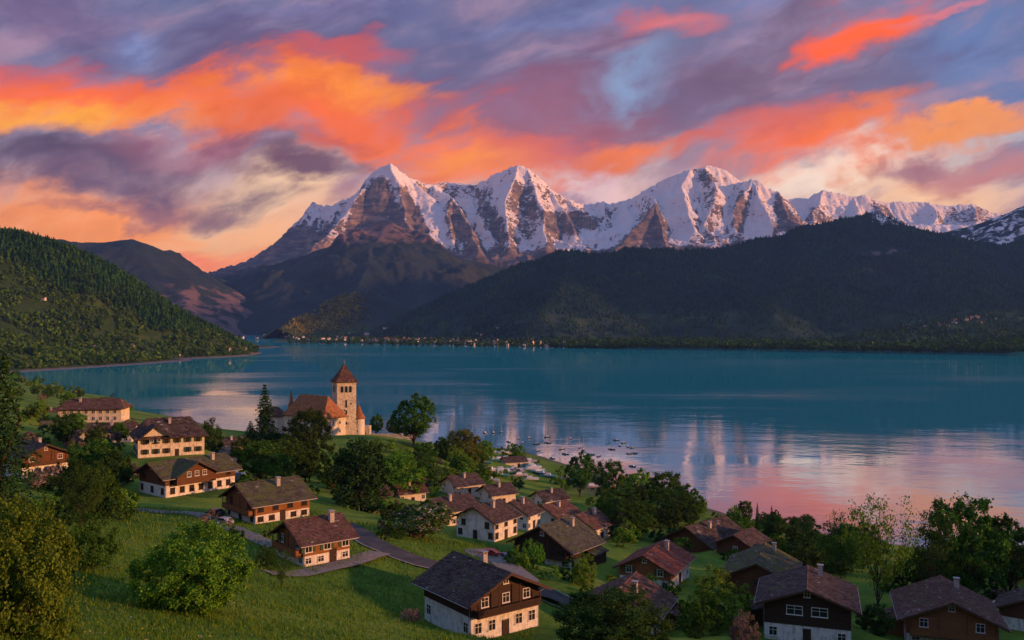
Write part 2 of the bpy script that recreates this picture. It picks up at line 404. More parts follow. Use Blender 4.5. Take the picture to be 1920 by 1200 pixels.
G1, G2, G3 = c4(.030, .055, .012), c4(.055, .095, .020), c4(.095, .135, .030)
leaves('leaf_green', [c4(.022, .045, .010), G1, G2, G3])
leaves('leaf_bright', [c4(.035, .07, .012), c4(.07, .14, .02), c4(.12, .20, .03), c4(.18, .24, .035)])
leaves('leaf_yellow', [c4(.05, .075, .012), c4(.10, .125, .02), c4(.14, .175, .03), c4(.19, .21, .035)])
leaves('leaf_lime', [c4(.045, .07, .012), c4(.08, .115, .02), c4(.12, .155, .03), c4(.17, .19, .035)])
leaves('leaf_dark', [c4(.016, .028, .010), c4(.026, .044, .014), c4(.040, .060, .018), c4(.055, .065, .022)], 0.2)
leaves('leaf_conifer', [c4(.014, .028, .012), c4(.022, .040, .016), c4(.034, .052, .020)], 0.12)
leaves('leaf_russet', [c4(.05, .05, .015), c4(.09, .075, .02), c4(.14, .075, .03), c4(.06, .09, .02)])
leaves('leaf_blossom', [G1, G2, G3], 0.3, c4(.52, .44, .44), 0.18)
leaves('leaf_pink', [c4(.10, .07, .06), c4(.20, .14, .13), c4(.34, .26, .25), c4(.06, .07, .03)], 0.3)

def water_mat():
    m, N, out = new_mat('lake_water')
    tc = N.n('ShaderNodeTexCoord').outputs['Object']
    big = N.noise(N.mapping(tc, scale=(0.35, 1.0, 1), rot=(0, 0, R(4))), 0.0042, 5, 0.55, 0.8)      # slicks and breeze
    ca = N.noise(N.mapping(tc, scale=(0.55, 1.0, 1)), 0.16, 3, 0.55)
    cb = N.noise(N.mapping(tc, scale=(0.6, 1.0, 1), rot=(0, 0, R(20))), 0.035, 3, 0.5)
    h = N.math('ADD', N.math('MULTIPLY', ca, 0.55), N.math('MULTIPLY', cb, 1.6))
    slick = N.maprange(N.noise(N.mapping(tc, scale=(0.0011, 0.011, 1), rot=(0, 0, R(-3))), 1.0, 5, 0.55, 0.4), 0.62, 0.74)
    b = N.n('ShaderNodeBump'); b.inputs['Distance'].default_value = 0.32
    N.link(N.maprange(big, 0.40, 0.62, 0.14, 0.55), b.inputs['Strength']); N.link(h, b.inputs['Height'])
    dif = N.n('ShaderNodeBsdfDiffuse'); dif.inputs[0].default_value = (0.0, 0.30, 0.35, 1)
    gl = N.n('ShaderNodeBsdfGlossy'); gl.inputs['Color'].default_value = (.96, .97, .98, 1)
    N.link(N.math('ADD', N.maprange(big, 0.42, 0.66, 0.02, 0.12), N.math('MULTIPLY', slick, 0.10)), gl.inputs['Roughness']); N.link(b.outputs[0], gl.inputs['Normal'])
    fr = N.n('ShaderNodeFresnel'); fr.inputs[0].default_value = 1.55
    mx = N.n('ShaderNodeMixShader'); N.link(N.math('MINIMUM', N.math('POWER', fr.outputs[0], 0.55), 0.66), mx.inputs[0])
    N.link(dif.outputs[0], mx.inputs[1]); N.link(gl.outputs[0], mx.inputs[2]); N.link(mx.outputs[0], out.inputs[0])
water_mat()
def meadow_mat():
    m, N, out = new_mat('meadow')
    tc = N.n('ShaderNodeTexCoord').outputs['Object']
    n = N.noise(tc, 0.05, 6, 0.6); n2 = N.noise(tc, 0.9, 6, 0.7); n3 = N.noise(tc, 5.0, 3, 0.7)
    k = N.math('ADD', N.math('MULTIPLY', n, .68), N.math('MULTIPLY', n2, .32))
    col = N.ramp(k, [(0.34, c4(.035, .085, .012)), (0.47, c4(.080, .165, .018)), (0.58, c4(.15, .225, .026)), (0.68, c4(.19, .20, .04))])
    at_ = N.n('ShaderNodeAttribute', attribute_name='soil').outputs['Fac']
    soil = N.ramp(n2, [(0.3, c4(.05, .042, .032)), (0.7, c4(.12, .10, .085))])
    col = N.mix(at_, col, soil)
    principled(N, out, col, 0.95, 0.1, N.math('ADD', n2, N.math('MULTIPLY', n3, .5)), 0.9, 0.25)
meadow_mat()
def alps_mat():
    m, N, out = new_mat('alpine_rock_snow')
    tc = N.n('ShaderNodeTexCoord').outputs['Object']
    s = N.n('ShaderNodeAttribute', attribute_name='snow').outputs['Fac']
    f = N.n('ShaderNodeAttribute', attribute_name='forest').outputs['Fac']
    n = N.noise(tc, 0.012, 8, 0.68); n2 = N.noise(N.mapping(tc, scale=(1, 1, 3.5)), 0.006, 7, 0.65)
    rock = N.ramp(n2, [(0.3, c4(.050, .050, .058)), (0.5, c4(.15, .13, .125)), (0.7, c4(.42, .29, .21))])
    wood = N.ramp(n, [(0.3, c4(.018, .026, .014)), (0.7, c4(.055, .062, .030))])
    rock = N.mix(f, rock, wood)
    nn = N.noise(N.mapping(tc, scale=(1, 1, 2.2), rot=(0, R(25), 0)), 0.022, 9, 0.72)
    s = N.math('MULTIPLY_ADD', s, 1.55, -0.35)
    k = N.maprange(N.math('ADD', N.math('ADD', s, N.math('MULTIPLY', N.math('SUBTRACT', n, 0.5), 1.2)), N.math('MULTIPLY', N.math('SUBTRACT', nn, 0.5), 2.6)), 0.42, 0.56)
    col = N.mix(k, rock, c4(.82, .79, .80))
    p = principled(N, out, col, 0.85, 0.2, N.math('ADD', n, N.math('MULTIPLY', n2, 1.2)), 1.0, 22.0)
alps_mat()
def hill_mat(name, c1, c2, c3, scale=0.01, bd=12.0, rockc=c4(.16, .13, .13)):
    m, N, out = new_mat(name)
    tc = N.n('ShaderNodeTexCoord').outputs['Object']
    s = N.n('ShaderNodeAttribute', attribute_name='snow').outputs['Fac']
    rk = N.n('ShaderNodeAttribute', attribute_name='rock').outputs['Fac']
    gr = N.n('ShaderNodeAttribute', attribute_name='grass').outputs['Fac']
    n = N.noise(tc, scale, 8, 0.7); n2 = N.noise(tc, scale * 0.18, 5, 0.6)
    col = N.ramp(N.math('ADD', N.math('MULTIPLY', n, .55), N.math('MULTIPLY', n2, .45)), [(0.32, c1), (0.5, c2), (0.68, c3)])
    col = N.mix(gr, col, N.ramp(n, [(0.35, c4(.035, .06, .016)), (0.65, c4(.10, .135, .03))]))
    col = N.mix(N.maprange(N.math('ADD', rk, N.math('MULTIPLY', N.math('SUBTRACT', n, .5), 1.4)), .4, .65), col, rockc)
    col = N.mix(N.maprange(N.math('ADD', s, N.math('MULTIPLY', N.math('SUBTRACT', n, .5), 1.6)), .45, .6), col, c4(.75, .75, .78))
    principled(N, out, col, 0.95, 0.1, n, 1.0, bd)
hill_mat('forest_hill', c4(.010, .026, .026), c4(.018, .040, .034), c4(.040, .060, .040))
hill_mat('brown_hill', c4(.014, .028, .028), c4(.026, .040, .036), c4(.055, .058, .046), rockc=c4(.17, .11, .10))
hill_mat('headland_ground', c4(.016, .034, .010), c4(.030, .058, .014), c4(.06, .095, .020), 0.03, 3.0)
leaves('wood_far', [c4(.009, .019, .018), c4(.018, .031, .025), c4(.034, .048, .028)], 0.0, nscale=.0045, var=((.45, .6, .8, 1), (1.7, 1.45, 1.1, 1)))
leaves('wood_headland', [c4(.014, .026, .010), c4(.026, .044, .013), c4(.045, .068, .018)], 0.1, nscale=.012, var=((.6, .65, .7, 1), (1.5, 1.4, 1.0, 1)))
leaves('wood_headland_light', [c4(.022, .045, .012), c4(.042, .075, .016), c4(.075, .115, .022), c4(.065, .06, .025)], 0.1, nscale=.012, var=((.55, .65, .6, 1), (1.6, 1.5, 1.1, 1)))

# ------------------------------------------------------------------ lake
def lake():
    S = 9400
    me = np_mesh('lake', [(-S, -2000, 0), (S, -2000, 0), (S, 11200, 0), (-S, 11200, 0)], [(0, 1, 2, 3)], M['lake_water'])
    tag(link('lake', me), kind='structure')
lake()

# ------------------------------------------------------------------ houses table (roof ridge read from the photo, distance in metres)
# name: ridge near px, ridge far px, distance, wall width, eave height, pitch, overhang, base height, materials, extras
HOUSES = []
def H_(key, r1, r2, d, W, eave, pitch, oh, hb, lower, upper, roofm, label, **kw):
    a = at(r1[0], r1[1], d)
    d2 = (H - a.z) * F / (r2[1] - 600)
    b = at(r2[0], r2[1], d2)
    v = Vector((b.x - a.x, b.y - a.y)); Lr = v.length
    Lmax = kw.pop('L', None)
    az = kw.pop('az', None)
    if az is None: az = math.atan2(v.x, v.y)
    else: az = R(az)
    if Lmax: Lr = Lmax
    L = Lr - 2 * oh
    if kw.get('hip'): L = Lr + W * kw['hip']
    dirv = Vector((math.sin(az), math.cos(az)))
    mid = Vector((a.x, a.y)) + dirv * Lr / 2
    base = a.z - (eave + (W / 2) * math.tan(R(pitch))) - 0.15
    HOUSES.append(dict(key=key, c=(mid.x, mid.y), base=base, az=az, L=L, W=W, eave=eave, pitch=pitch, oh=oh, hb=hb, lower=lower, upper=upper, roof=roofm, label=label, **kw))

WH, CR, PA = 'plaster_white', 'plaster_cream', 'plaster_pale'
TD, TB, TO = 'timber_dark', 'timber_brown', 'timber_orange'
H_('A', (959, 1075), (849, 1033), 131, 12.4, 6.4, 25, 1.5, 3.7, WH, TD, 'tiles_brown', 'large chalet with dark shingle roof and white ground floor beside the meadow', balcony=True, wf=(5, 3), wr=(0, 0), wl=(2, 0), chim=.65)
H_('B', (1150, 1115), (1193, 1072), 145, 12.6, 4.2, 26, 1.2, 2.6, WH, TB, 'tiles_redbrown', 'red-brown tiled house half hidden behind the dark foreground bush', wf=(3, 2), wr=(3, 0), wl=(2, 0), chim=.4)
H_('C', (1205, 1042), (1250, 1010), 185, 11, 4.3, 26, 1.2, 2.2, WH, TO, 'tiles_red', 'small chalet with bright red tiled roof and white lower wall', wf=(2, 2), wr=(3, 0), wl=(2, 0), chim=.7)
H_('D', (1417, 1057), (1436, 1017), 190, 13.5, 4.0, 25, 1.3, 2.0, TB, TB, 'tiles_moss', 'old timber house with worn brown tiles and yellow moss on its roof', wf=(2, 1), wr=(2, 0), wl=(2, 0), chim=.9)
H_('E', (1513, 1106), (1514, 1059), 140, 13.0, 6.4, 20, 1.5, 2.7, WH, TD, 'tiles_brown', 'dark timber chalet facing the viewer with grey-brown roof and twin white windows', wf=(3, 2), wr=(2, 2), wl=(2, 2), chim=.85, twin=True)
H_('F', (1787, 1130), (1762, 1078), 145, 13.6, 5.4, 24, 1.5, 2.4, WH, TO, 'tiles_redbrown', 'tan timber chalet with red-brown roof near the right edge', balcony=True, wf=(3, 2), wr=(2, 1), wl=(2, 1), chim=.8)
H_('G', (1932, 1122), (1945, 1095), 158, 10, 4, 25, 1.2, 2.2, WH, TB, 'tiles_brown', 'brown roofed shed cut off by the right edge', wf=(1, 1), wr=(0, 0), wl=(1, 0))
H_('H', (1010, 987), (1075, 966), 195, 15, 4.2, 28, 1.4, 1.6, WH, TD, 'tiles_green', 'dark chalet with a steep moss-green slate roof in the middle of the village', balcony=True, wf=(3, 2), wr=(4, 0), wl=(2, 0), chim=.75)
H_('I', (886, 950), (939, 935), 220, 11.8, 5.2, 26, 1.1, 5.2, WH, WH, 'tiles_brown', 'white plastered house with plain brown roof by the gravel drive', wf=(3, 2), wr=(3, 3), wl=(2, 2), chim=.5)
H_('J', (532, 978), (641, 961), 148, 9.6, 4.2, 27, 1.2, 1.7, WH, TO, 'tiles_redbrown', 'orange timber chalet with patchy red roof above the round meadow', balcony=True, wf=(2, 2), wr=(4, 3), wl=(2, 0), chim=.8)
H_('K', (440, 908), (561, 892), 190, 13.5, 4.4, 25, 1.3, 1.8, WH, TO, 'tiles_moss', 'long timber farmhouse with a broad mossy roof behind the orange chalet', balcony=True, wf=(3, 2), wr=(5, 4), wl=(2, 0), chim=.6)
H_('L', (275, 868), (398, 848), 228, 13, 5.4, 24, 1.5, 3.0, WH, TB, 'tiles_moss', 'long white chalet with a row of ground floor windows and a wide cross gable', wf=(3, 2), wr=(7, 4), wl=(2, 0), chim=.8, cross=(.38, 11.0, 2.0), L=23, az=40)
H_('M', (275, 785), (345, 777), 298, 15, 7.0, 33, 1.4, 7.0, CR, CR, 'tiles_dark', 'three storey cream guesthouse with dark hipped roof by the bay', wf=(4, 4), wr=(6, 6), wl=(3, 3), chim=.5, hip=.45, cross=(.25, 8.0, 1.0), az=62, L=14)
H_('N', (130, 748), (215, 749), 372, 12, 6.0, 28, 1.2, 6.0, CR, CR, 'tiles_redbrown', 'long cream villa with a brown hipped roof nearest the left bay', wf=(3, 3), wr=(8, 8), wl=(3, 3), chim=.3, hip=.4, az=82, L=20)
H_('O', (145, 794), (220, 795), 335, 9, 4.6, 24, 1.0, 4.6, PA, PA, 'tiles_redbrown', 'low cream terrace house just below the long villa', wf=(2, 2), wr=(7, 0), wl=(2, 0), chim=.6, az=84, L=22)
H_('P', (90, 833), (60, 815), 255, 13, 6.8, 24, 1.4, 4.0, WH, TB, 'tiles_brown', 'white chalet with red-brown gable beside the dark tree at the left edge', balcony=True, wf=(3, 2), wr=(3, 2), wl=(2, 0), az=-52, L=17, chim=.6)
H_('Q', (1285, 988), (1360, 966), 250, 15, 3.2, 28, 1.5, 1.6, TB, TB, 'tiles_dark', 'big old barn with a sagging dark brown roof below the lakeside trees', wf=(2, 1), wr=(3, 0), wl=(2, 0), chim=.4, cross=(.6, 8, 1.5))
H_('Q2', (1375, 1003), (1412, 988), 236, 11, 3.0, 27, 1.2, 1.5, TB, TB, 'tiles_brown', 'smaller barn with brown roof against the right side of the big barn', wf=(1, 1), wr=(2, 0), wl=(1, 0))
H_('R', (1015, 948), (1062, 936), 275, 12, 4.6, 27, 1.1, 4.6, PA, PA, 'tiles_redbrown', 'house with pinkish red roof behind the moss-green roofed chalet', wf=(2, 2), wr=(3, 2), wl=(2, 1), chim=.5)
H_('R2', (1078, 966), (1118, 953), 252, 11, 4.4, 27, 1.1, 4.4, PA, PA, 'tiles_redbrown', 'house with red roof just right of the moss-green roofed chalet', wf=(2, 2), wr=(3, 2), wl=(2, 1), chim=.7)
H_('S', (805, 936), (880, 924), 250, 11, 4.4, 25, 1.1, 4.4, PA, PA, 'tiles_brown', 'house with low brown roof behind the blossoming tree', wf=(2, 2), wr=(3, 2), wl=(2, 1), chim=.4)
H_('U', (955, 941), (985, 931), 252, 11, 4.6, 28, 1.0, 4.6, WH, WH, 'tiles_brown', 'house with dark red roof tucked behind the white plastered house', wf=(2, 2), wr=(3, 2), wl=(2, 1), chim=.5)

H_('V1', (75, 790), (118, 786), 345, 10, 4.4, 26, 1.0, 4.4, PA, PA, 'tiles_moss', 'small house with yellow-green mossy roof left of the low terrace', wf=(2, 2), wr=(3, 2), wl=(2, 0), chim=.5, az=60, L=14)
H_('V2', (402, 822), (430, 818), 395, 11, 4.2, 28, 1.0, 4.2, PA, PA, 'tiles_dark', 'dark roofed house at the water between guesthouse and spruce', wf=(2, 2), wr=(3, 2), wl=(2, 0), chim=.5, az=55, L=14)
H_('V3', (700, 968), (738, 960), 262, 10, 3.8, 26, 1.0, 3.8, PA, TB, 'tiles_brown', 'low brown house behind the road bend left of the blossoming tree', wf=(2, 2), wr=(3, 0), wl=(2, 0), chim=.5, az=60, L=12)
H_('V4', (838, 893), (872, 886), 330, 11, 3.8, 26, 1.0, 3.8, PA, PA, 'tiles_brown', 'small house with reddish roof on the slope above the harbour lawn', wf=(2, 2), wr=(3, 0), wl=(2, 0), chim=.5, az=55, L=13)
H_('V5', (940, 857), (975, 853), 520, 9, 3.4, 26, .9, 3.4, WH, WH, 'tiles_brown', 'white boathouse with grey-brown roof at the harbour', wf=(2, 0), wr=(4, 0), wl=(2, 0), az=70, L=15)

H_('W1', (158, 872), (190, 868), 262, 10, 4.0, 26, 1.1, 2.2, WH, TB, 'tiles_brown', 'small brown roofed chalet left of the long white chalet', wf=(2, 2), wr=(3, 2), wl=(2, 0), chim=.5, az=50, L=13)
H_('W2', (62, 766), (98, 763), 470, 11, 4.6, 27, 1.0, 4.6, CR, CR, 'tiles_redbrown', 'far cream house with brown roof at the left edge of the bay', wf=(2, 2), wr=(4, 3), wl=(2, 0), chim=.5, az=75, L=18)
H_('W3', (905, 910), (938, 903), 322, 10, 4.0, 27, 1.0, 4.0, PA, PA, 'tiles_brown', 'small brown roofed house at the top of the harbour lawn', wf=(2, 2), wr=(3, 0), wl=(2, 0), chim=.5, az=58, L=12)
H_('W4', (735, 908), (765, 902), 318, 10, 4.0, 26, 1.0, 4.0, PA, TB, 'tiles_redbrown', 'low house with brown roof among the shrubs below the lone broad tree', wf=(2, 2), wr=(3, 0), wl=(2, 0), chim=.5, az=60, L=12)
H_('W5', (1005, 921), (1035, 914), 335, 10, 4.0, 27, 1.0, 4.0, WH, WH, 'tiles_dark', 'small white house with dark roof right of the harbour lawn', wf=(2, 2), wr=(3, 0), wl=(2, 0), chim=.5, az=58, L=12)

# ------------------------------------------------------------------ near ground
SHORE = [(-863, 1543), (-720, 1330), (-546, 1108), (-459, 1032), (-370, 880), (-252, 748), (-223, 712), (-150, 660), (-90, 630), (-23, 640), (10, 612), (34, 560), (66, 520), (96, 440), (125, 384), (158, 356), (196, 340), (300, 300), (500, 240), (800, 180)]
def shade_hill(x, y):  # unseen hills, added to keep the low sun off the near village
    return 116.0 * np.exp(-(((x - 410) / 120.0) ** 2 + ((y - 90) / 110.0) ** 2) / 2) + 14.0 * np.exp(-(((x - 390) / 80.0) ** 2 + ((y - 240) / 70.0) ** 2) / 2) + 60 * np.exp(-(((x - 150) / 130.0) ** 2 + ((y + 170) / 90.0) ** 2) / 2)
CT = [(x, y, -0.6) for x, y in SHORE]
for i, (x, y) in enumerate(SHORE):
    a = SHORE[max(i - 1, 0)]; b = SHORE[min(i + 1, len(SHORE) - 1)]
    t = Vector((b[0] - a[0], b[1] - a[1])).normalized(); n = Vector((-t.y, t.x))
    if n.y < 0 and n.x < 0: n = -n
    CT.append((x + n.x * 60, y + n.y * 60, -9.0))
for h in HOUSES:
    if h['key'] in 'ABCDEFHIJKLMNPQ': CT.append((h['c'][0], h['c'][1], h['base'] + 0.1))
def ctp(px, py, d, dz=0.0): v = at(px, py, d); CT.append((v.x, v.y, v.z + dz))
for p in [(630, 815, 480), (700, 815, 490), (560, 815, 492), (775, 832, 455), (870, 862, 470), (850, 880, 420), (930, 905, 455), (1000, 905, 475), (1050, 930, 430), (960, 935, 375), (1150, 962, 380), (1250, 965, 345), (1340, 985, 345), (1450, 1010, 300),
          (1600, 1045, 262), (1800, 1070, 240), (400, 1200, 85), (160, 1200, 72), (700, 1200, 105), (560, 1115, 128), (720, 1120, 125), (250, 1000, 165), (300, 955, 208), (130, 1100, 100), (0, 1200, 65), (0, 1000, 130), (0, 900, 230), (330, 1100, 105),
          (60, 722, 1000), (140, 748, 790), (230, 775, 590), (330, 805, 470), (400, 835, 420), (430, 872, 325), (490, 900, 290), (620, 955, 245), (700, 960, 255), (720, 1035, 162), (820, 1062, 158), (1000, 1112, 150), (1060, 1137, 150),
          (788, 1163, 138), (883, 1199, 130), (994, 1158, 139.5), (1900, 1200, 135), (1200, 1200, 130), (960, 1200, 115), (1650, 1200, 134), (75, 742, 660), (50, 760, 500), (1700, 1100, 200)]: ctp(*p)
CT += [(-40, 520, 16), (-90, 550, 17), (-150, 560, 18), (0, 0, 82), (0, 40, 71), (-30, 45, 73), (30, 45, 68), (0, -150, 125), (-300, 0, 115), (-160, 100, 80), (-260, 260, 66), (-480, 560, 58), (-700, 900, 60), (-1100, 1400, 70), (150, 60, 62), (200, 200, 34), (300, 200, 30), (600, 0, 40), (600, -200, 90), (-700, -200, 160), (300, -300, 150)]
CT = np.array(CT, dtype=float)
CT[:, 2] -= shade_hill(CT[:, 0], CT[:, 1])
def tps_fit(P):
    n = len(P); x = P[:, :2] / 200.0
    d2 = ((x[:, None, :] - x[None, :, :]) ** 2).sum(-1)
    K = 0.5 * d2 * np.log(d2 + 1e-9) + np.eye(n) * 0.012
    A = np.zeros((n + 3, n + 3)); A[:n, :n] = K; A[:n, n] = 1; A[:n, n + 1:] = x; A[n, :n] = 1; A[n + 1:, :n] = x.T
    b = np.zeros(n + 3); b[:n] = P[:, 2]
    return np.linalg.solve(A, b), x
TW, TX = tps_fit(CT)
def ground_z(X, Y):
    X = np.asarray(X, float); Y = np.asarray(Y, float); sh = X.shape
    q = np.stack([X.ravel(), Y.ravel()], -1) / 200.0; z = np.empty(len(q))
    for s in range(0, len(q), 20000):
        d2 = ((q[s:s + 20000, None, :] - TX[None]) ** 2).sum(-1)
        z[s:s + 20000] = (0.5 * d2 * np.log(d2 + 1e-9)) @ TW[:-3] + TW[-3] + q[s:s + 20000] @ TW[-2:]
    z = z.reshape(sh) + shade_hill(X, Y)
    z = z + 0.25 * fbm(X / 14, Y / 14, 3)
    for h in HOUSES:
        r0 = 0.5 * math.hypot(h['L'], h['W']); dd = np.hypot(X - h['c'][0], Y - h['c'][1])
        k = smooth(r0 + 9, r0 - 1, dd); z = z * (1 - k) + h['base'] * k
    return np.clip(z, -6, 220)
def gz(x, y): return float(ground_z(np.array([x]), np.array([y]))[0])
def hit(px, py, d0=40, d1=1700):
    """where the view ray of a photo pixel meets the near ground"""
    d = np.geomspace(d0, d1, 500)
    x = (px - 960) / F * d; zr = H - (py - 600) / F * d
    g = ground_z(x, d); k = np.nonzero(g >= zr)[0]
    i = k[0] if len(k) else len(d) - 1
    return Vector((x[i], d[i], g[i]))
ROAD = [(640, 985), (672, 1003), (705, 1025), (760, 1048), (820, 1066), (900, 1085), (985, 1107), (1045, 1128), (1085, 1150)]
LANE = [(1010, 1108), (940, 1062), (905, 1040), (960, 1040)]
PATHS = {}
def poly_pts(pix):
    return [hit(*p) for p in pix]
def resample(pts, step):
    pts = [Vector((p[0], p[1])) for p in pts]; out = []
    n = len(pts)
    for i in range(n - 1):
        p0 = pts[max(i - 1, 0)]; p1 = pts[i]; p2 = pts[i + 1]; p3 = pts[min(i + 2, n - 1)]
        m = max(2, int((p2 - p1).length / step))
        for k in range(m):
            t = k / m
            out.append(0.5 * ((2 * p1) + (-p0 + p2) * t + (2 * p0 - 5 * p1 + 4 * p2 - p3) * t * t + (-p0 + 3 * p1 - 3 * p2 + p3) * t ** 3))
    out.append(pts[-1]); return out
def strip(name, pts, width, mat, lift, edge=None):
    vs = []; n = len(pts)
    for i, p in enumerate(pts):
        t = (pts[min(i + 1, n - 1)] - pts[max(i - 1, 0)]).normalized(); nn = Vector((-t.y, t.x))
        for k in range(5):
            o = (k / 4 - .5) * width * (1 + (0.0 if edge else 0.12 * math.sin(i * 1.7 + k)))
            q = p + nn * o; vs.append((q.x, q.y))
    vs = np.array(vs); z = ground_z(vs[:, 0], vs[:, 1]).reshape(n, 5)
    z = z.max(axis=1, keepdims=True) * 0.6 + z * 0.4 + lift
    me = np_mesh(name, np.column_stack([vs, z.ravel()]), grid_faces(n, 5), M[mat], True)
    return tag(link(name, me), kind='structure'), z

def near_ground():
    rad = np.concatenate([[0.5, 6, 14, 24], np.geomspace(34, 1700, 330)])
    ang = np.concatenate([np.linspace(-34, 34, 380), np.linspace(34, 326, 150)[1:]]) * np.pi / 180
    A, Rr = np.meshgrid(ang, rad)
    X = np.sin(A) * Rr; Y = np.cos(A) * Rr
    Z = ground_z(X, Y)
    Z = np.where(Y > 700, np.where(np.abs(X) > 1.2 * Y, np.maximum(Z, -6), Z), Z)
    nzx = np.gradient(Z, axis=0) / np.maximum(np.gradient(Rr, axis=0), 1e-3)
    soil = smooth(0.45, 0.9, np.abs(nzx) + 0.3 * fbm(X / 20, Y / 20, 3)) * 0.8 + smooth(2.0, -0.5, Z) * 1.0
    me = np_mesh('ground', np.stack([X, Y, Z], -1).reshape(-1, 3), grid_faces(*X.shape)[:, ::-1], M['meadow'], True, {'soil': np.clip(soil, 0, 1).ravel()})
    tag(link('ground', me), kind='structure')
near_ground()
rp = resample(poly_pts(ROAD), 3.0)
strip('road', rp, 5.2, 'asphalt', 0.16, True)
for side in (-1, 1):
    kp = []
    for i, p in enumerate(rp):
        t = (rp[min(i + 1, len(rp) - 1)] - rp[max(i - 1, 0)]).normalized()
        kp.append(p + Vector((-t.y, t.x)) * side * 2.75)
    strip('kerb', kp, 0.3, 'kerb_stone', 0.28, True)
strip('drive', resample(poly_pts([(985, 1100), (960, 1072), (925, 1050), (890, 1038), (985, 1045)]), 3.0), 5.5, 'gravel', 0.12)
strip('path', resample(poly_pts([(500, 1075), (560, 1078), (620, 1066), (680, 1052), (712, 1040)]), 2.5), 4.0, 'gravel', 0.10)
strip('path', resample(poly_pts([(230, 955), (300, 962), (370, 966), (430, 990), (480, 1012), (515, 1030)]), 2.5), 3.4, 'gravel', 0.10)
strip('lane', resample(poly_pts([(432, 905), (425, 880), (420, 858), (432, 838)]), 3.0), 7.0, 'asphalt', 0.14)

# ------------------------------------------------------------------ far land: ridges and slopes
def seg_field(X, Y, polylines):
    """height = highest of all ridge lines minus slope times distance"""
    Z = np.full(X.shape, -1e9); D = np.full(X.shape, 1e9)
    for pl in polylines:
        slope, power = pl['s'], pl.get('p', 1.0)
        P = [at(*q) for q in pl['pts']]
        for a, b in zip(P[:-1], P[1:]):
            dx, dy = b.x - a.x, b.y - a.y; l2 = dx * dx + dy * dy + 1e-6
            t = np.clip(((X - a.x) * dx + (Y - a.y) * dy) / l2, 0, 1)
            d = np.hypot(X - a.x - t * dx, Y - a.y - t * dy)
            wob = pl.get('wob', 0)
            z = a.z + t * (b.z - a.z) - slope * (d ** power) * (300 ** (1 - power))
            better = z > Z
            Z = np.where(better, z, Z); D = np.minimum(D, d)
    return Z, D
def crest(pts, D): return [(x, y, D) for x, y in pts]

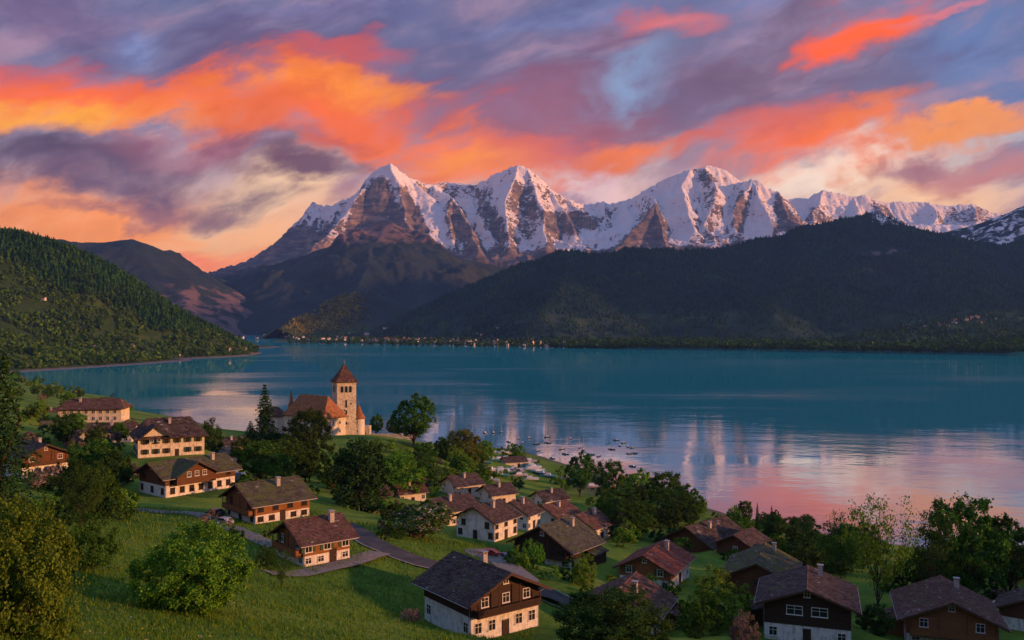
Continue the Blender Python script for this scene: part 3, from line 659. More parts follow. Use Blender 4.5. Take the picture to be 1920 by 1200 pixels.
def pxof(X, Y): return 960 + X / Y * F
def pyof(Y, Z): return 600 + (H - Z) / Y * F
def alps():
    x = np.linspace(-4700, 6700, 1000); y = np.linspace(7300, 11000, 290)
    X, Y = np.meshgrid(x, y)
    wx = X + 60 * fbm(X / 420, Y / 420, 4); wy = Y + 60 * fbm(X / 420 + 40, Y / 420, 4)
    main = [(340, 522, 9800), (361, 520, 9800), (402, 507, 9750), (460, 490, 9700), (491, 472, 9650), (519, 452, 9600), (546, 424, 9550), (574, 400, 9500), (594, 380, 9450), (611, 387, 9450), (636, 380, 9400), (660, 370, 9350), (684, 342, 9250), (701, 323, 9200), (718, 311, 9160), (732, 306, 9150),
            (749, 318, 9200), (766, 333, 9300), (794, 345, 9500), (811, 349, 9600), (832, 342, 9700), (862, 345, 9800), (897, 347, 9800), (921, 331, 9700), (945, 318, 9600), (966, 310, 9550), (989, 318, 9560), (1013, 335, 9600), (1037, 356, 9650), (1065, 374, 9700), (1092, 383, 9900), (1113, 384, 10000),
            (1128, 377, 10000), (1137, 383, 10000), (1161, 378, 10000), (1185, 373, 10000), (1209, 354, 9900), (1220, 351, 9900), (1244, 337, 9900), (1268, 327, 9850), (1292, 316, 9800), (1312, 315, 9850), (1337, 308, 9950), (1357, 319, 9950), (1388, 342, 9950), (1409, 336, 9700), (1429, 342, 9650),
            (1440, 353, 9620), (1457, 358, 9600), (1478, 378, 9700)]
    back = [(1400, 380, 10400), (1484, 373, 10400), (1519, 371, 10400), (1546, 357, 10400), (1569, 364, 10400), (1597, 369, 10400), (1624, 366, 10400), (1638, 375, 10400), (1655, 380, 10450), (1700, 379, 10500), (1741, 381, 10500), (1782, 386, 10500), (1824, 383, 10500), (1844, 390, 10500), (1867, 400, 10500), (1990, 420, 10500)]
    pls = [dict(pts=main, s=1.5), dict(pts=back, s=1.1),
           dict(pts=[(440, 500, 9300), (560, 470, 8900), (660, 452, 8750), (800, 455, 8800), (900, 452, 8900), (1000, 450, 9000), (1100, 436, 9200), (1180, 430, 9250), (1300, 432, 9200), (1400, 436, 9150), (1500, 430, 9300), (1620, 420, 9700), (1900, 425, 9900)], s=0.40),
           dict(pts=[(766, 335, 9300), (800, 365, 9150), (815, 400, 8950), (830, 440, 8750)], s=0.8),
           dict(pts=[(880, 350, 9750), (880, 380, 9500), (870, 400, 9300)], s=0.8),
           dict(pts=[(1100, 388, 9900), (1110, 410, 9600), (1100, 432, 9300)], s=0.6),
           dict(pts=[(1170, 382, 9950), (1180, 400, 9700), (1185, 420, 9400)], s=0.7),
           dict(pts=[(1268, 330, 9830), (1262, 360, 9650), (1275, 390, 9450), (1290, 420, 9250)], s=0.75),
           dict(pts=[(1360, 345, 9900), (1350, 375, 9650), (1350, 410, 9400)], s=0.7),
           dict(pts=[(1420, 345, 9650), (1425, 375, 9500), (1420, 410, 9250)], s=0.8)]
    for sp, s in [([(732, 306, 9150), (744, 340, 8950), (752, 375, 8760), (760, 410, 8560), (778, 445, 8350), (800, 478, 8050)], 1.55),
                  ([(701, 323, 9200), (676, 360, 8980), (655, 392, 8800), (632, 425, 8600), (600, 455, 8350), (560, 485, 8100)], 1.25),
                  ([(811, 349, 9600), (832, 362, 9250), (848, 371, 9020), (866, 395, 8850), (882, 430, 8600), (900, 466, 8300)], 1.25),
                  ([(848, 371, 9020), (838, 400, 8800), (842, 440, 8500)], 1.4),
                  ([(966, 310, 9550), (958, 340, 9330), (950, 372, 9120), (948, 410, 8900), (955, 455, 8500)], 1.25),
                  ([(985, 316, 9560), (1004, 350, 9330), (1012, 380, 9150), (1016, 415, 8900), (1030, 460, 8500)], 1.3),
                  ([(921, 331, 9700), (908, 365, 9450), (905, 400, 9150), (915, 440, 8800)], 1.2),
                  ([(1037, 356, 9650), (1060, 395, 9350), (1075, 430, 9000)], 1.1), ([(1065, 374, 9700), (1095, 400, 9500), (1120, 425, 9200)], 1.1),
                  ([(1128, 377, 10000), (1135, 400, 9700), (1128, 430, 9300)], 1.1),
                  ([(1209, 354, 9900), (1222, 372, 9500), (1228, 380, 9100), (1236, 415, 8900), (1248, 450, 8700), (1260, 480, 8400)], 1.7),
                  ([(1228, 380, 9100), (1205, 412, 8950), (1175, 445, 8700), (1150, 475, 8400)], 1.3),
                  ([(1292, 316, 9800), (1280, 350, 9550), (1290, 385, 9250), (1300, 430, 8900)], 0.95),
                  ([(1320, 313, 9850), (1340, 345, 9550), (1338, 385, 9250), (1322, 420, 9000), (1340, 455, 8700)], 1.05),
                  ([(1409, 336, 9700), (1392, 362, 9450), (1378, 392, 9250), (1380, 420, 9050), (1402, 448, 8800)], 1.45),
                  ([(1409, 336, 9700), (1424, 370, 9400), (1440, 405, 9150), (1455, 430, 8900)], 1.1),
                  ([(1457, 358, 9600), (1463, 385, 9350), (1478, 408, 9150), (1505, 425, 8950)], 1.55),
                  ([(1546, 357, 10400), (1534, 385, 10050), (1520, 410, 9700)], 1.1), ([(1597, 369, 10400), (1610, 395, 10100), (1600, 420, 9800)], 1.0),
                  ([(1638, 375, 10400), (1655, 400, 10100), (1670, 425, 9800)], 1.2), ([(1741, 381, 10500), (1755, 405, 10200), (1750, 430, 9900)], 1.1), ([(1824, 383, 10500), (1830, 405, 10200)], 1.1),
                  ([(594, 380, 9450), (560, 420, 9150), (520, 460, 8850)], 0.9), ([(636, 380, 9400), (618, 410, 9100), (585, 450, 8800)], 0.9)]:
        pls.append(dict(pts=sp, s=s * 1.25))
    Z, D = seg_field(wx, wy, pls)
    near = np.clip(D / 160, 0.0, 1.0)
    Z = Z + (0.10 + near) * 44 * ridged(X / 360 + 3, Y / 360, 6, 0.56) + (1 - near) * 16 * ridged(X / 110, Y / 110, 4, .6) + (0.25 + near) * 14 * fbm(X / 80, Y / 80, 4, 0.6) - near * 22
    Z = Z + near * smooth(500, 1000, Z) * 20 * ridged(X / 170 + .9 * fbm(X / 260, Y / 260, 3), Y / 420 + .6 * fbm(X / 200 + 7, Y / 200, 3), 5, 0.6)
    Z = np.maximum(Z, 150 + 40 * fbm(X / 500, Y / 500, 4))
    gy, gx = np.gradient(Z, y[1] - y[0], x[1] - x[0])
    nz = 1 / np.sqrt(1 + gx ** 2 + gy ** 2)
    px = pxof(X, Y); py = pyof(Y, Z)
    jit = 9 * fbm(X / 160, Y / 160, 4)
    def poly(pts, soft=7.0):
        """signed inside-ness of a convex face outline"""
        ins = np.full(X.shape, 1e9); n = len(pts)
        for i in range(n):
            (x0, y0), (x1, y1) = pts[i], pts[(i + 1) % n]; l = math.hypot(x1 - x0, y1 - y0)
            ins = np.minimum(ins, ((x1 - x0) * (py - y0) - (y1 - y0) * (px - x0)) / l)
        return smooth(-soft, soft, ins + jit)
    bare = np.zeros_like(Z)
    for pts, a in [([(716, 318), (745, 330), (768, 420), (800, 480), (690, 470), (640, 440), (664, 380), (692, 345)], .95), ([(745, 345), (775, 370), (800, 420), (815, 460), (775, 460), (757, 400)], 1.1),
                   ([(846, 368), (872, 395), (905, 455), (880, 475), (845, 440), (832, 390)], .8), ([(818, 346), (900, 346), (930, 375), (900, 385), (840, 362)], .6), ([(905, 372), (930, 385), (960, 450), (925, 450), (895, 400)], .75),
                   ([(965, 340), (1000, 350), (1012, 440), (985, 455), (950, 400)], .62), ([(1010, 345), (1040, 362), (1100, 395), (1135, 395), (1120, 430), (1080, 440), (1030, 440), (1010, 400)], .85),
                   ([(1226, 376), (1240, 400), (1262, 470), (1140, 470), (1185, 425)], .95), ([(1285, 312), (1320, 316), (1345, 340), (1315, 345)], .75), ([(1318, 345), (1345, 345), (1345, 385), (1325, 390)], .5),
                   ([(1392, 350), (1402, 380), (1395, 440), (1370, 425), (1375, 385)], .85), ([(1456, 356), (1475, 378), (1515, 430), (1450, 440), (1452, 390)], .9), ([(1295, 440), (1370, 430), (1400, 470), (1290, 480)], .6),
                   ([(1520, 385), (1540, 390), (1560, 420), (1505, 420)], .7), ([(1630, 372), (1660, 385), (1700, 420), (1640, 410)], .75), ([(1770, 390), (1850, 386), (1870, 420), (1780, 420)], .6), ([(480, 470), (640, 400), (640, 470), (480, 510)], .45)]:
        bare = np.maximum(bare, a * .74 * poly(pts))
    nx = -gx * nz
    bare = np.maximum(bare, (.42 * smooth(.30, .55, nx + .2 * fbm(X / 150, Y / 150, 4)) * smooth(1650, 1200, Z)))
    snow = smooth(640, 900, Z + 130 * fbm(X / 300, Y / 300, 4)) * (1 - bare) * (.55 + .45 * smooth(.34, .62, nz + 0.12 * fbm(X / 200, Y / 200, 4)))
    snow = snow * (1 - 0.9 * smooth(-1500, -2300, X) * smooth(1250, 900, Z))
    forest = smooth(700, 480, Z + 120 * fbm(X / 260, Y / 260, 4))
    me = np_mesh('mountain_range', np.stack([X, Y, Z], -1).reshape(-1, 3), grid_faces(*X.shape), M['alpine_rock_snow'], True, {'snow': snow.ravel(), 'forest': forest.ravel()})
    tag(link('mountain_range', me), kind='structure')
alps()

def hill(name, xr, yr, nx, ny, pls, mat, rough, rwl, floor, snow_fn=None, rock_fn=None, grass_fn=None, warp=50):
    x = np.linspace(*xr, nx); y = np.linspace(*yr, ny); X, Y = np.meshgrid(x, y)
    wx = X + warp * fbm(X / 400, Y / 400, 3); wy = Y + warp * fbm(X / 400 + 9, Y / 400, 3)
    Z, D = seg_field(wx, wy, pls)
    near = np.clip(D / 200, 0.0, 1)
    rough = rough * (.18 + .82 * smooth(90, 360, Z))
    Z = Z + (0.15 + near) * rough * ridged(X / rwl, Y / rwl, 5) + (0.2 + near) * rough * .35 * fbm(X / rwl * 4, Y / rwl * 4, 4)
    Z = np.maximum(Z, floor(X, Y) if callable(floor) else floor)
    z0 = np.zeros_like(Z)
    gy, gx = np.gradient(Z, y[1] - y[0], x[1] - x[0]); nz = 1 / np.sqrt(1 + gx ** 2 + gy ** 2)
    at_ = {'snow': (snow_fn(X, Y, Z, nz) if snow_fn else z0).ravel(), 'rock': (rock_fn(X, Y, Z, nz) if rock_fn else z0).ravel(), 'grass': (grass_fn(X, Y, Z, nz) if grass_fn else z0).ravel()}
    me = np_mesh(name, np.stack([X, Y, Z], -1).reshape(-1, 3), grid_faces(*X.shape), M[mat], True, at_)
    tag(link(name, me), kind='structure')
    return X, Y, Z

# dark foothill below the first peak
FH_ = hill('foothill', (-3400, 900), (4300, 7900), 420, 300,
     [dict(pts=[(330, 560, 7400), (420, 525, 7300), (477, 505, 7200), (580, 474, 7100), (649, 450, 7000), (684, 432, 7000), (705, 420, 7000), (725, 416, 7000), (752, 428, 7050), (783, 452, 7100), (821, 472, 7200), (876, 487, 7300), (960, 505, 7400)], s=0.52),
      dict(pts=[(722, 418, 7000), (700, 455, 6600), (690, 500, 6100), (660, 550, 5500), (600, 600, 4800)], s=0.5),
      dict(pts=[(752, 428, 7050), (790, 480, 6600), (800, 530, 6000), (790, 575, 5400)], s=0.55),
      dict(pts=[(600, 470, 7100), (560, 520, 6400), (520, 570, 5600)], s=0.5),
      dict(pts=[(690, 545, 4900), (640, 552, 4750), (600, 575, 4600), (560, 598, 4450), (525, 615, 4300)], s=0.55)],
     'brown_hill', 85, 620, -2,
     rock_fn=lambda X, Y, Z, nz: smooth(520, 760, Z) * .62 + 0 * X,
     grass_fn=lambda X, Y, Z, nz: smooth(60, 10, np.abs(Z - 30)) * smooth(5200, 4800, Y) * .8)
def FHZ(xs, ys, X=FH_[0], Y=FH_[1], Z=FH_[2]):
    gx = np.clip((xs - X[0, 0]) / (X[0, 1] - X[0, 0]), 0, X.shape[1] - 1.01); gy = np.clip((ys - Y[0, 0]) / (Y[1, 0] - Y[0, 0]), 0, X.shape[0] - 1.01)
    i = gx.astype(int); j = gy.astype(int); fx = gx - i; fy = gy - j
    return (Z[j, i] * (1 - fx) + Z[j, i + 1] * fx) * (1 - fy) + (Z[j + 1, i] * (1 - fx) + Z[j + 1, i + 1] * fx) * fy
# valley wall at the left behind the headland
hill('valley_hill', (-6500, -1200), (4600, 7600), 300, 170,
     [dict(pts=[(-900, 380, 6800), (-300, 420, 6500), (0, 440, 6300), (64, 448, 6200), (80, 443, 6200), (107, 448, 6200), (147, 453, 6200), (187, 456, 6200), (227, 451, 6200), (248, 449, 6200), (267, 456, 6150), (293, 473, 6100), (320, 494, 6050), (352, 517, 6000), (372, 535, 5950), (420, 575, 5850), (450, 598, 5700)], s=0.55),
      dict(pts=[(248, 449, 6200), (290, 500, 5900), (330, 545, 5600), (370, 590, 5200), (400, 608, 4900)], s=0.45)],
     'brown_hill', 75, 560, -2, rock_fn=lambda X, Y, Z, nz: np.clip(smooth(420, 200, Z) * smooth(230, 330, pxof(X, Y)) * (.46 + .5 * fbm(X / 130, Y / 130, 4)), 0, .8) + .1)  # rock colour at the lower right paints in a sunlit patch
# the dark wooded range on the right
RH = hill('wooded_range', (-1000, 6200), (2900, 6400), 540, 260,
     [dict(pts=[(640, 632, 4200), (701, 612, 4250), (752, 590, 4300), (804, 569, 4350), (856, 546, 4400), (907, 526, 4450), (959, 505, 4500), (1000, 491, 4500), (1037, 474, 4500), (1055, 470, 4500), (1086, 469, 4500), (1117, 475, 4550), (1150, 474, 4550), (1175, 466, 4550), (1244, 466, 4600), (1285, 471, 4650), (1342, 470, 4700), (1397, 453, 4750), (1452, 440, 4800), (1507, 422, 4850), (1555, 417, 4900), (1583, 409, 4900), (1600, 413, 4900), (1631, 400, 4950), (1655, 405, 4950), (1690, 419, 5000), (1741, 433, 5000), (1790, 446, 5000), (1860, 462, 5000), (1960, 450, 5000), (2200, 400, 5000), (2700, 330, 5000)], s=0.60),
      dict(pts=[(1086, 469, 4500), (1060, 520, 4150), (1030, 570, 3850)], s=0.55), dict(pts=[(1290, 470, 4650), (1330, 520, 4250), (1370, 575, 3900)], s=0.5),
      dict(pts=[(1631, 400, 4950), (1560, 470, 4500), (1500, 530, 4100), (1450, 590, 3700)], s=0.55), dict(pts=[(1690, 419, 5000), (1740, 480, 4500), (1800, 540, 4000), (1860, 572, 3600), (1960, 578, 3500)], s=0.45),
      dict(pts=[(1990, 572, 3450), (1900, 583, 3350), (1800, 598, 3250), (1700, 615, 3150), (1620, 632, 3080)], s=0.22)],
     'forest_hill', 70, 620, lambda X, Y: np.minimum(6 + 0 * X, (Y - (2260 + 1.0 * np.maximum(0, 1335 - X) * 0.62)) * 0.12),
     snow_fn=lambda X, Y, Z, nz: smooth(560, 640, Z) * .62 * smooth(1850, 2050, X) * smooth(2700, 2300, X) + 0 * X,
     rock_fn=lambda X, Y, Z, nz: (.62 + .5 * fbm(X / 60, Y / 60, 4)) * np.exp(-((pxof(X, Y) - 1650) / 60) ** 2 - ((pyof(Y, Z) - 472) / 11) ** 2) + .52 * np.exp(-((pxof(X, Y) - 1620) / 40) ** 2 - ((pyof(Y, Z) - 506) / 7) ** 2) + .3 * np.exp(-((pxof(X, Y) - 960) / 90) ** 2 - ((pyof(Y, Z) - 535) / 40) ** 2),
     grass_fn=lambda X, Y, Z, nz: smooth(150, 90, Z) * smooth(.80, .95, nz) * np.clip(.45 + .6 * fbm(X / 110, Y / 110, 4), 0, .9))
# snow streaked shoulder further right
hill('snowy_shoulder', (2300, 8200), (4900, 8200), 240, 150,
     [dict(pts=[(1700, 470, 6300), (1765, 435, 6300), (1810, 425, 6300), (1861, 408, 6300), (1896, 398, 6250), (1920, 386, 6200), (1980, 360, 6150), (2100, 320, 6100), (2400, 260, 6000), (2900, 200, 5600)], s=0.55),
      dict(pts=[(1896, 398, 6250), (1850, 440, 5900), (1800, 480, 5500)], s=0.5)],
     'forest_hill', 42, 500, -2, snow_fn=lambda X, Y, Z, nz: .47 * smooth(480, 620, Z), rock_fn=lambda X, Y, Z, nz: .35 + 0 * X)
# unseen massif added on the right to keep the evening sun off the range
def shade_massif():
    x = np.linspace(3300, 9000, 120); y = np.linspace(2400, 5300, 90); X, Y = np.meshgrid(x, y)
    Z = 1500 * np.exp(-(((X - 5200) / 1100) ** 2)) * smooth(2500, 3100, Y) * smooth(5200, 4600, Y) + 60 * ridged(X / 600, Y / 600, 5) - 40
    me = np_mesh('shade_massif', np.stack([X, Y, Z], -1).reshape(-1, 3), grid_faces(*X.shape), M['forest_hill'], True)
    tag(link('shade_massif', me), kind='structure')
shade_massif()

# wooded headland on the left
HEAD = [(0, 444, 2150), (53, 462, 2150), (93, 475, 2160), (133, 488, 2170), (173, 504, 2180), (213, 523, 2200), (253, 542, 2220), (293, 566, 2240), (333, 587, 2270), (373, 607, 2300), (413, 626, 2330), (453, 646, 2360), (478, 660, 2385)]
HSH = [(-200, 720, 1250), (30, 697, 1543), (110, 692, 1627), (190, 687, 1720), (270, 682, 1825), (350, 676, 1969), (420, 669, 2169), (470, 664, 2339), (486, 662, 2414)]
def headland():
    P = []
    for q in HEAD: v = at(*q); P.append((v.x, v.y, v.z))
    for q in HSH:
        v = at(*q); P.append((v.x, v.y, 1.5))
        P.append((v.x + 55, v.y - 45, -8))
    P += [(-2600, 2300, 400), (-2600, 1700, 200), (-1900, 1500, 100), (-1600, 1900, 225), (-1600, 2200, 300), (-1300, 2600, 130), (-1300, 2900, 60), (-900, 2900, 10), (-640, 2425, -6), (-655, 2360, -6), (-600, 2414, -9), (-665, 2490, -6), (-720, 2520, -3), (-900, 2420, 30), (-620, 2700, -8), (-1900, 3200, 120), (-640, 2480, -8), (-1250, 1800, 130), (-1100, 2000, 110), (-900, 2150, 62), (-560, 2480, -10)]
    P = np.array(P, float); n = len(P); xs = P[:, :2] / 400
    d2 = ((xs[:, None] - xs[None]) ** 2).sum(-1); K = .5 * d2 * np.log(d2 + 1e-9) + np.eye(n) * .004
    A = np.zeros((n + 3, n + 3)); A[:n, :n] = K; A[:n, n] = 1; A[:n, n + 1:] = xs; A[n, :n] = 1; A[n + 1:, :n] = xs.T
    w = np.linalg.solve(A, np.concatenate([P[:, 2], [0, 0, 0]]))
    def hz(X, Y):
        q = np.stack([np.ravel(X), np.ravel(Y)], -1) / 400; d2 = ((q[:, None] - xs[None]) ** 2).sum(-1)
        z = (.5 * d2 * np.log(d2 + 1e-9)) @ w[:n] + w[n] + q @ w[n + 1:]
        return z.reshape(np.shape(X))
    x = np.linspace(-2600, -560, 200); y = np.linspace(1300, 3000, 180); X, Y = np.meshgrid(x, y)
    Z = np.clip(hz(X, Y), -8, 700); Z = Z + np.clip(Z / 20, 0, 1) * 5 * fbm(X / 90, Y / 90, 4)
    z0 = np.zeros_like(Z)
    me = np_mesh('headland', np.stack([X, Y, Z], -1).reshape(-1, 3), grid_faces(*X.shape), M['headland_ground'], True,
                 {'snow': z0.ravel(), 'rock': smooth(3.5, 0.3, Z).ravel(), 'grass': (smooth(90, 20, Z) * .5).ravel()})
    tag(link('headland', me), kind='structure')
    return hz
head_z = headland()

# ------------------------------------------------------------------ woods that read as one mass
def quad_tree_batch(pos, hgt, nq, rs, rel=.36, qs=.42):
    """round trees: loose shells of leaf-clump quads"""
    n = len(pos); d = rs.normal(size=(n, nq, 3)); d /= np.linalg.norm(d, axis=-1, keepdims=True)
    rr = hgt[:, None, None] * rel * rs.uniform(.65, 1.05, (n, nq, 1))
    c = d * rr * np.array([1, 1, 1.25]); c[..., 2] += hgt[:, None] * .55
    nn = d + rs.normal(size=d.shape) * .45; nn /= np.linalg.norm(nn, axis=-1, keepdims=True)
    a = np.cross(nn, rs.normal(size=d.shape)); a /= np.linalg.norm(a, axis=-1, keepdims=True) + 1e-9; b = np.cross(nn, a)
    s = (hgt[:, None, None] * rel * qs * rs.uniform(.7, 1.3, (n, nq, 1)))
    v = np.stack([c - a * s, c - b * s * .8, c + a * s, c + b * s * .8], 2) + pos[:, None, None, :]
    v = v.reshape(-1, 3); return v, np.arange(len(v)).reshape(-1, 4)
def cone_batch(pos, hgt, rs, sides=6, tiers=3, wid=.2):
    V = []; Fc = []; off = 0; n = len(pos); ph = rs.uniform(0, 6.28, n)
    for k in range(tiers):
        z0 = hgt * (.08 + .27 * k); z1 = hgt * min(1, .52 + .24 * k) if tiers > 1 else hgt
        z1 = hgt * (1.0 if k == tiers - 1 else .5 + .22 * k)
        r = hgt * wid * (1 - .27 * k) * rs.uniform(.8, 1.2, n)
        ring = []
        for i in range(sides):
            a = ph + 2 * np.pi * i / sides + k; rr = r * rs.uniform(.7, 1.15, n)
            ring.append(np.stack([pos[:, 0] + np.cos(a) * rr, pos[:, 1] + np.sin(a) * rr, pos[:, 2] + z0 * rs.uniform(.85, 1.1, n)], -1))
        ring.append(np.stack([pos[:, 0], pos[:, 1], pos[:, 2] + z1], -1))
        v = np.stack(ring, 1).reshape(-1, 3); m = sides + 1
        base = (np.arange(n) * m)[:, None]
        f = np.concatenate([np.stack([base[:, 0] + i, base[:, 0] + (i + 1) % sides, base[:, 0] + sides], -1) for i in range(sides)])
        V.append(v); Fc.append(f + off); off += len(v)
    return np.concatenate(V), np.concatenate(Fc)
def headland_wood():
    rs = np.random.default_rng(21)
    X = rs.uniform(-2000, -600, 90000); Y = rs.uniform(1350, 2620, 90000); px = pxof(X, Y)
    k = (px > -140) & (px < 520); X, Y = X[k], Y[k]; Z = np.clip(head_z(X, Y), -8, 700)
    k = Z > 3.0; X, Y, Z = X[k], Y[k], Z[k]; px = pxof(X, Y); py = pyof(Y, Z)
    # the dark spruce wood covers the upper right, lighter mixed trees and meadows the lower left
    line = 470 + (px / 480) * 175 + 45 * fbm(X / 160, Y / 160, 4)
    dark = py < line + 25
    gap = fbm(X / 75, Y / 75, 3) > .27
    keep = dark | (~gap)
    X, Y, Z, dark = X[keep], Y[keep], Z[keep], dark[keep]
    d = np.nonzero(dark)[0][:9500]; l = np.nonzero(~dark)[0][:7000]
    p = np.stack([X, Y, Z - .5], -1)
    mixb = rs.random(len(d)) < .3; l2 = d[mixb]; d = d[~mixb]
    v, f = quad_tree_batch(p[l2], rs.uniform(9, 18, len(l2)), 26, rs, .40)
    tag(link('beech_wood', np_mesh('beech_wood', v, f, M['wood_headland'])), 'round broadleaf trees mixed into the spruce wood of the headland', 'wood', kind='stuff')
    v, f = cone_batch(p[d], 9 + 17 * rs.random(len(d)) ** 1.6, rs, 6, 3, .25)
    tag(link('spruce_wood', np_mesh('spruce_wood', v, f, M['wood_headland'])), 'dark spruce wood covering the upper slope of the headland', 'wood', kind='stuff')
    v, f = quad_tree_batch(p[l], 5 + 11 * rs.random(len(l)) ** 1.5, 21, rs, .44, .47)
    tag(link('mixed_wood', np_mesh('mixed_wood', v, f, M['wood_headland_light'])), 'light green mixed trees on the lower slope of the headland', 'wood', kind='stuff')
headland_wood()
def range_wood():
    rs = np.random.default_rng(22); X, Y, Z = RH
    n = 52000
    xs = rs.uniform(-600, 3300, n); ys = rs.uniform(3000, 5050, n)
    k = np.abs(xs) < ys * .6; xs, ys = xs[k], ys[k]
    gx = (xs - X[0, 0]) / (X[0, 1] - X[0, 0]); gy = (ys - Y[0, 0]) / (Y[1, 0] - Y[0, 0])
    def samp(xs, ys):
        gx = np.clip((xs - X[0, 0]) / (X[0, 1] - X[0, 0]), 0, X.shape[1] - 1.01); gy = np.clip((ys - Y[0, 0]) / (Y[1, 0] - Y[0, 0]), 0, X.shape[0] - 1.01)
        i = gx.astype(int); j = gy.astype(int); fx = gx - i; fy = gy - j
        return (Z[j, i] * (1 - fx) + Z[j, i + 1] * fx) * (1 - fy) + (Z[j + 1, i] * (1 - fx) + Z[j + 1, i + 1] * fx) * fy
    zs = samp(xs, ys)
    py = pyof(ys, zs); px = pxof(xs, ys)
    bare = (np.exp(-((px - 1650) / 60) ** 2 - ((py - 472) / 11) ** 2) > .45) | ((zs < 135) & (fbm(xs / 70, ys / 70, 3) > .16)) | (zs < 8)
    k = ~bare & ~((px > 1600) & (px < 1720) & (py < 425) & (rs.random(len(px)) < .7)); p = np.stack([xs, ys, zs - 1], -1)[k]
    v, f = cone_batch(p, rs.uniform(11, 21, len(p)), rs, 4, 1, .28)
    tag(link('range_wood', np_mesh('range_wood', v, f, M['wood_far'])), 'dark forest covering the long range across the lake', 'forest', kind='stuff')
    # trees along the far shore
    m = 5200; t = rs.uniform(0, 1, m); px = 960 + rs.uniform(-420, 1010, m); py = 652 + (px - 1050) * .0155 - rs.uniform(0, 1, m) ** 1.5 * 16 - 1.5
    ys = (H - 4) * F / (py - 600); xs = (px - 960) / F * ys
    k = (px > 1030) | (rs.random(m) < .28); xs, ys = xs[k], ys[k]; zs = np.maximum(samp(xs, ys), .5)
    k = (zs < 60) ; p = np.stack([xs, ys, zs - .5], -1)[k]
    v, f = quad_tree_batch(p, rs.uniform(8, 19, len(p)), 13, rs, .45, .6)
    tag(link('shore_wood', np_mesh('shore_wood', v, f, M['wood_headland'])), 'long belt of trees along the far right shore', 'wood', kind='stuff')
    return samp
range_z = range_wood()
def knoll_wood():
    rs = np.random.default_rng(31); n = 2600
    px = np.concatenate([rs.normal(640, 20, n // 2), rs.normal(588, 28, n // 2)]); py = np.concatenate([rs.normal(576, 15, n // 2), rs.normal(607, 9, n // 2)])
    dd = np.linspace(4150, 5200, 420)[None, :]; xx = (px[:, None] - 960) / F * dd
    g = FHZ(xx, dd + 0 * xx); above = g > H - (py[:, None] - 600) / F * dd; k = above.argmax(1); ok = above.any(1); r = np.arange(len(px))
    P = np.stack([xx[r, k], dd[0, k], g[r, k] - 1], -1)[ok]
    P = P[fbm(P[:, 0] / 45, P[:, 1] / 45, 3) > -.22]
    P = P + rs.normal(size=P.shape) * np.array([5, 9, 0]); P[:, 2] = FHZ(P[:, 0], P[:, 1]) - 2.5
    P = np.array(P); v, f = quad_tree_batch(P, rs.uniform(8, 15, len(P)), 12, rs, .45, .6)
    leaves('wood_sun_painted', [c4(.05, .055, .02), c4(.16, .11, .03), c4(.28, .17, .04), c4(.09, .085, .025)], .1, nscale=.02, var=((.45, .5, .6, 1), (1.6, 1.4, 1.0, 1)))  # golden leaf colours paint sunlight onto the shaded knoll
    tag(link('sun_painted_wood', np_mesh('sun_painted_wood', v, f, M['wood_sun_painted'])), 'trees on the knoll behind the far town, golden sunlight painted into their foliage', 'wood', kind='stuff')
knoll_wood()

# ------------------------------------------------------------------ building helpers
def shingles(traps, row, col, rs, th=0.07):
    """real overlapping shingles on trapezoid roof planes (eave a-b, ridge c-d)"""
    V = []; Fc = []; n = 0
    for e0, e1, r0, r1 in traps:
        e0, e1, r0, r1 = map(Vector, (e0, e1, r0, r1))
        nrm = (e1 - e0).cross((r0 + r1) / 2 - e0).normalized()
        if nrm.z < 0: nrm = -nrm
        Ls = ((r0 + r1) / 2 - (e0 + e1) / 2).length; rows = max(2, int(Ls / row))
        for i in range(rows):
            t0 = i / rows; t1 = min(1.0, (i + 1.35) / rows)
            a0, b0 = e0.lerp(r0, t0), e1.lerp(r1, t0); a1, b1 = e0.lerp(r0, t1), e1.lerp(r1, t1)
            W0 = (b0 - a0).length; k = max(1, int(W0 / col)); off = rs.uniform(0, 1) / k if k > 3 else 0
            for j in range(k):
                u0 = min(1, max(0, j / k + off * .6)); u1 = min(1, (j + .97) / k + off * .6)
                h = th * rs.uniform(.5, 2.1); h1 = 0.02
                sl = rs.uniform(-.12, .1) * row
                dn = (a0 - a1).normalized() * sl
                q = [a0.lerp(b0, u0) + dn, a0.lerp(b0, u1) + dn, a1.lerp(b1, u1), a1.lerp(b1, u0)]
                top = [q[0] + nrm * h, q[1] + nrm * h, q[2] + nrm * h1, q[3] + nrm * h1]
                V += [q[0] - nrm * .03, q[1] - nrm * .03] + top
                Fc += [(n + 2, n + 3, n + 4, n + 5), (n, n + 1, n + 3, n + 2), (n, n + 2, n + 5, n), (n + 1, n + 4, n + 3, n + 1)]
                n += 6
    me = bpy.data.meshes.new('roof_tiles'); me.from_pydata([tuple(v) for v in V], [], [tuple(dict.fromkeys(f)) for f in Fc]); me.update()
    return me
def slab_roof(traps, th):
    b = MB()
    for e0, e1, r0, r1 in traps:
        tri = (Vector(r0) - Vector(r1)).length < 1e-4
        top = [e0, e1, r1] if tri else [e0, e1, r1, r0]; n = len(top)
        low = [(p[0], p[1], p[2] - th) for p in top]
        b.add(top + low, [tuple(range(n)), tuple(range(2 * n - 1, n - 1, -1))] + [(i, i + n, (i + 1) % n + n, (i + 1) % n) for i in range(n)])
    return b
WIN = {}
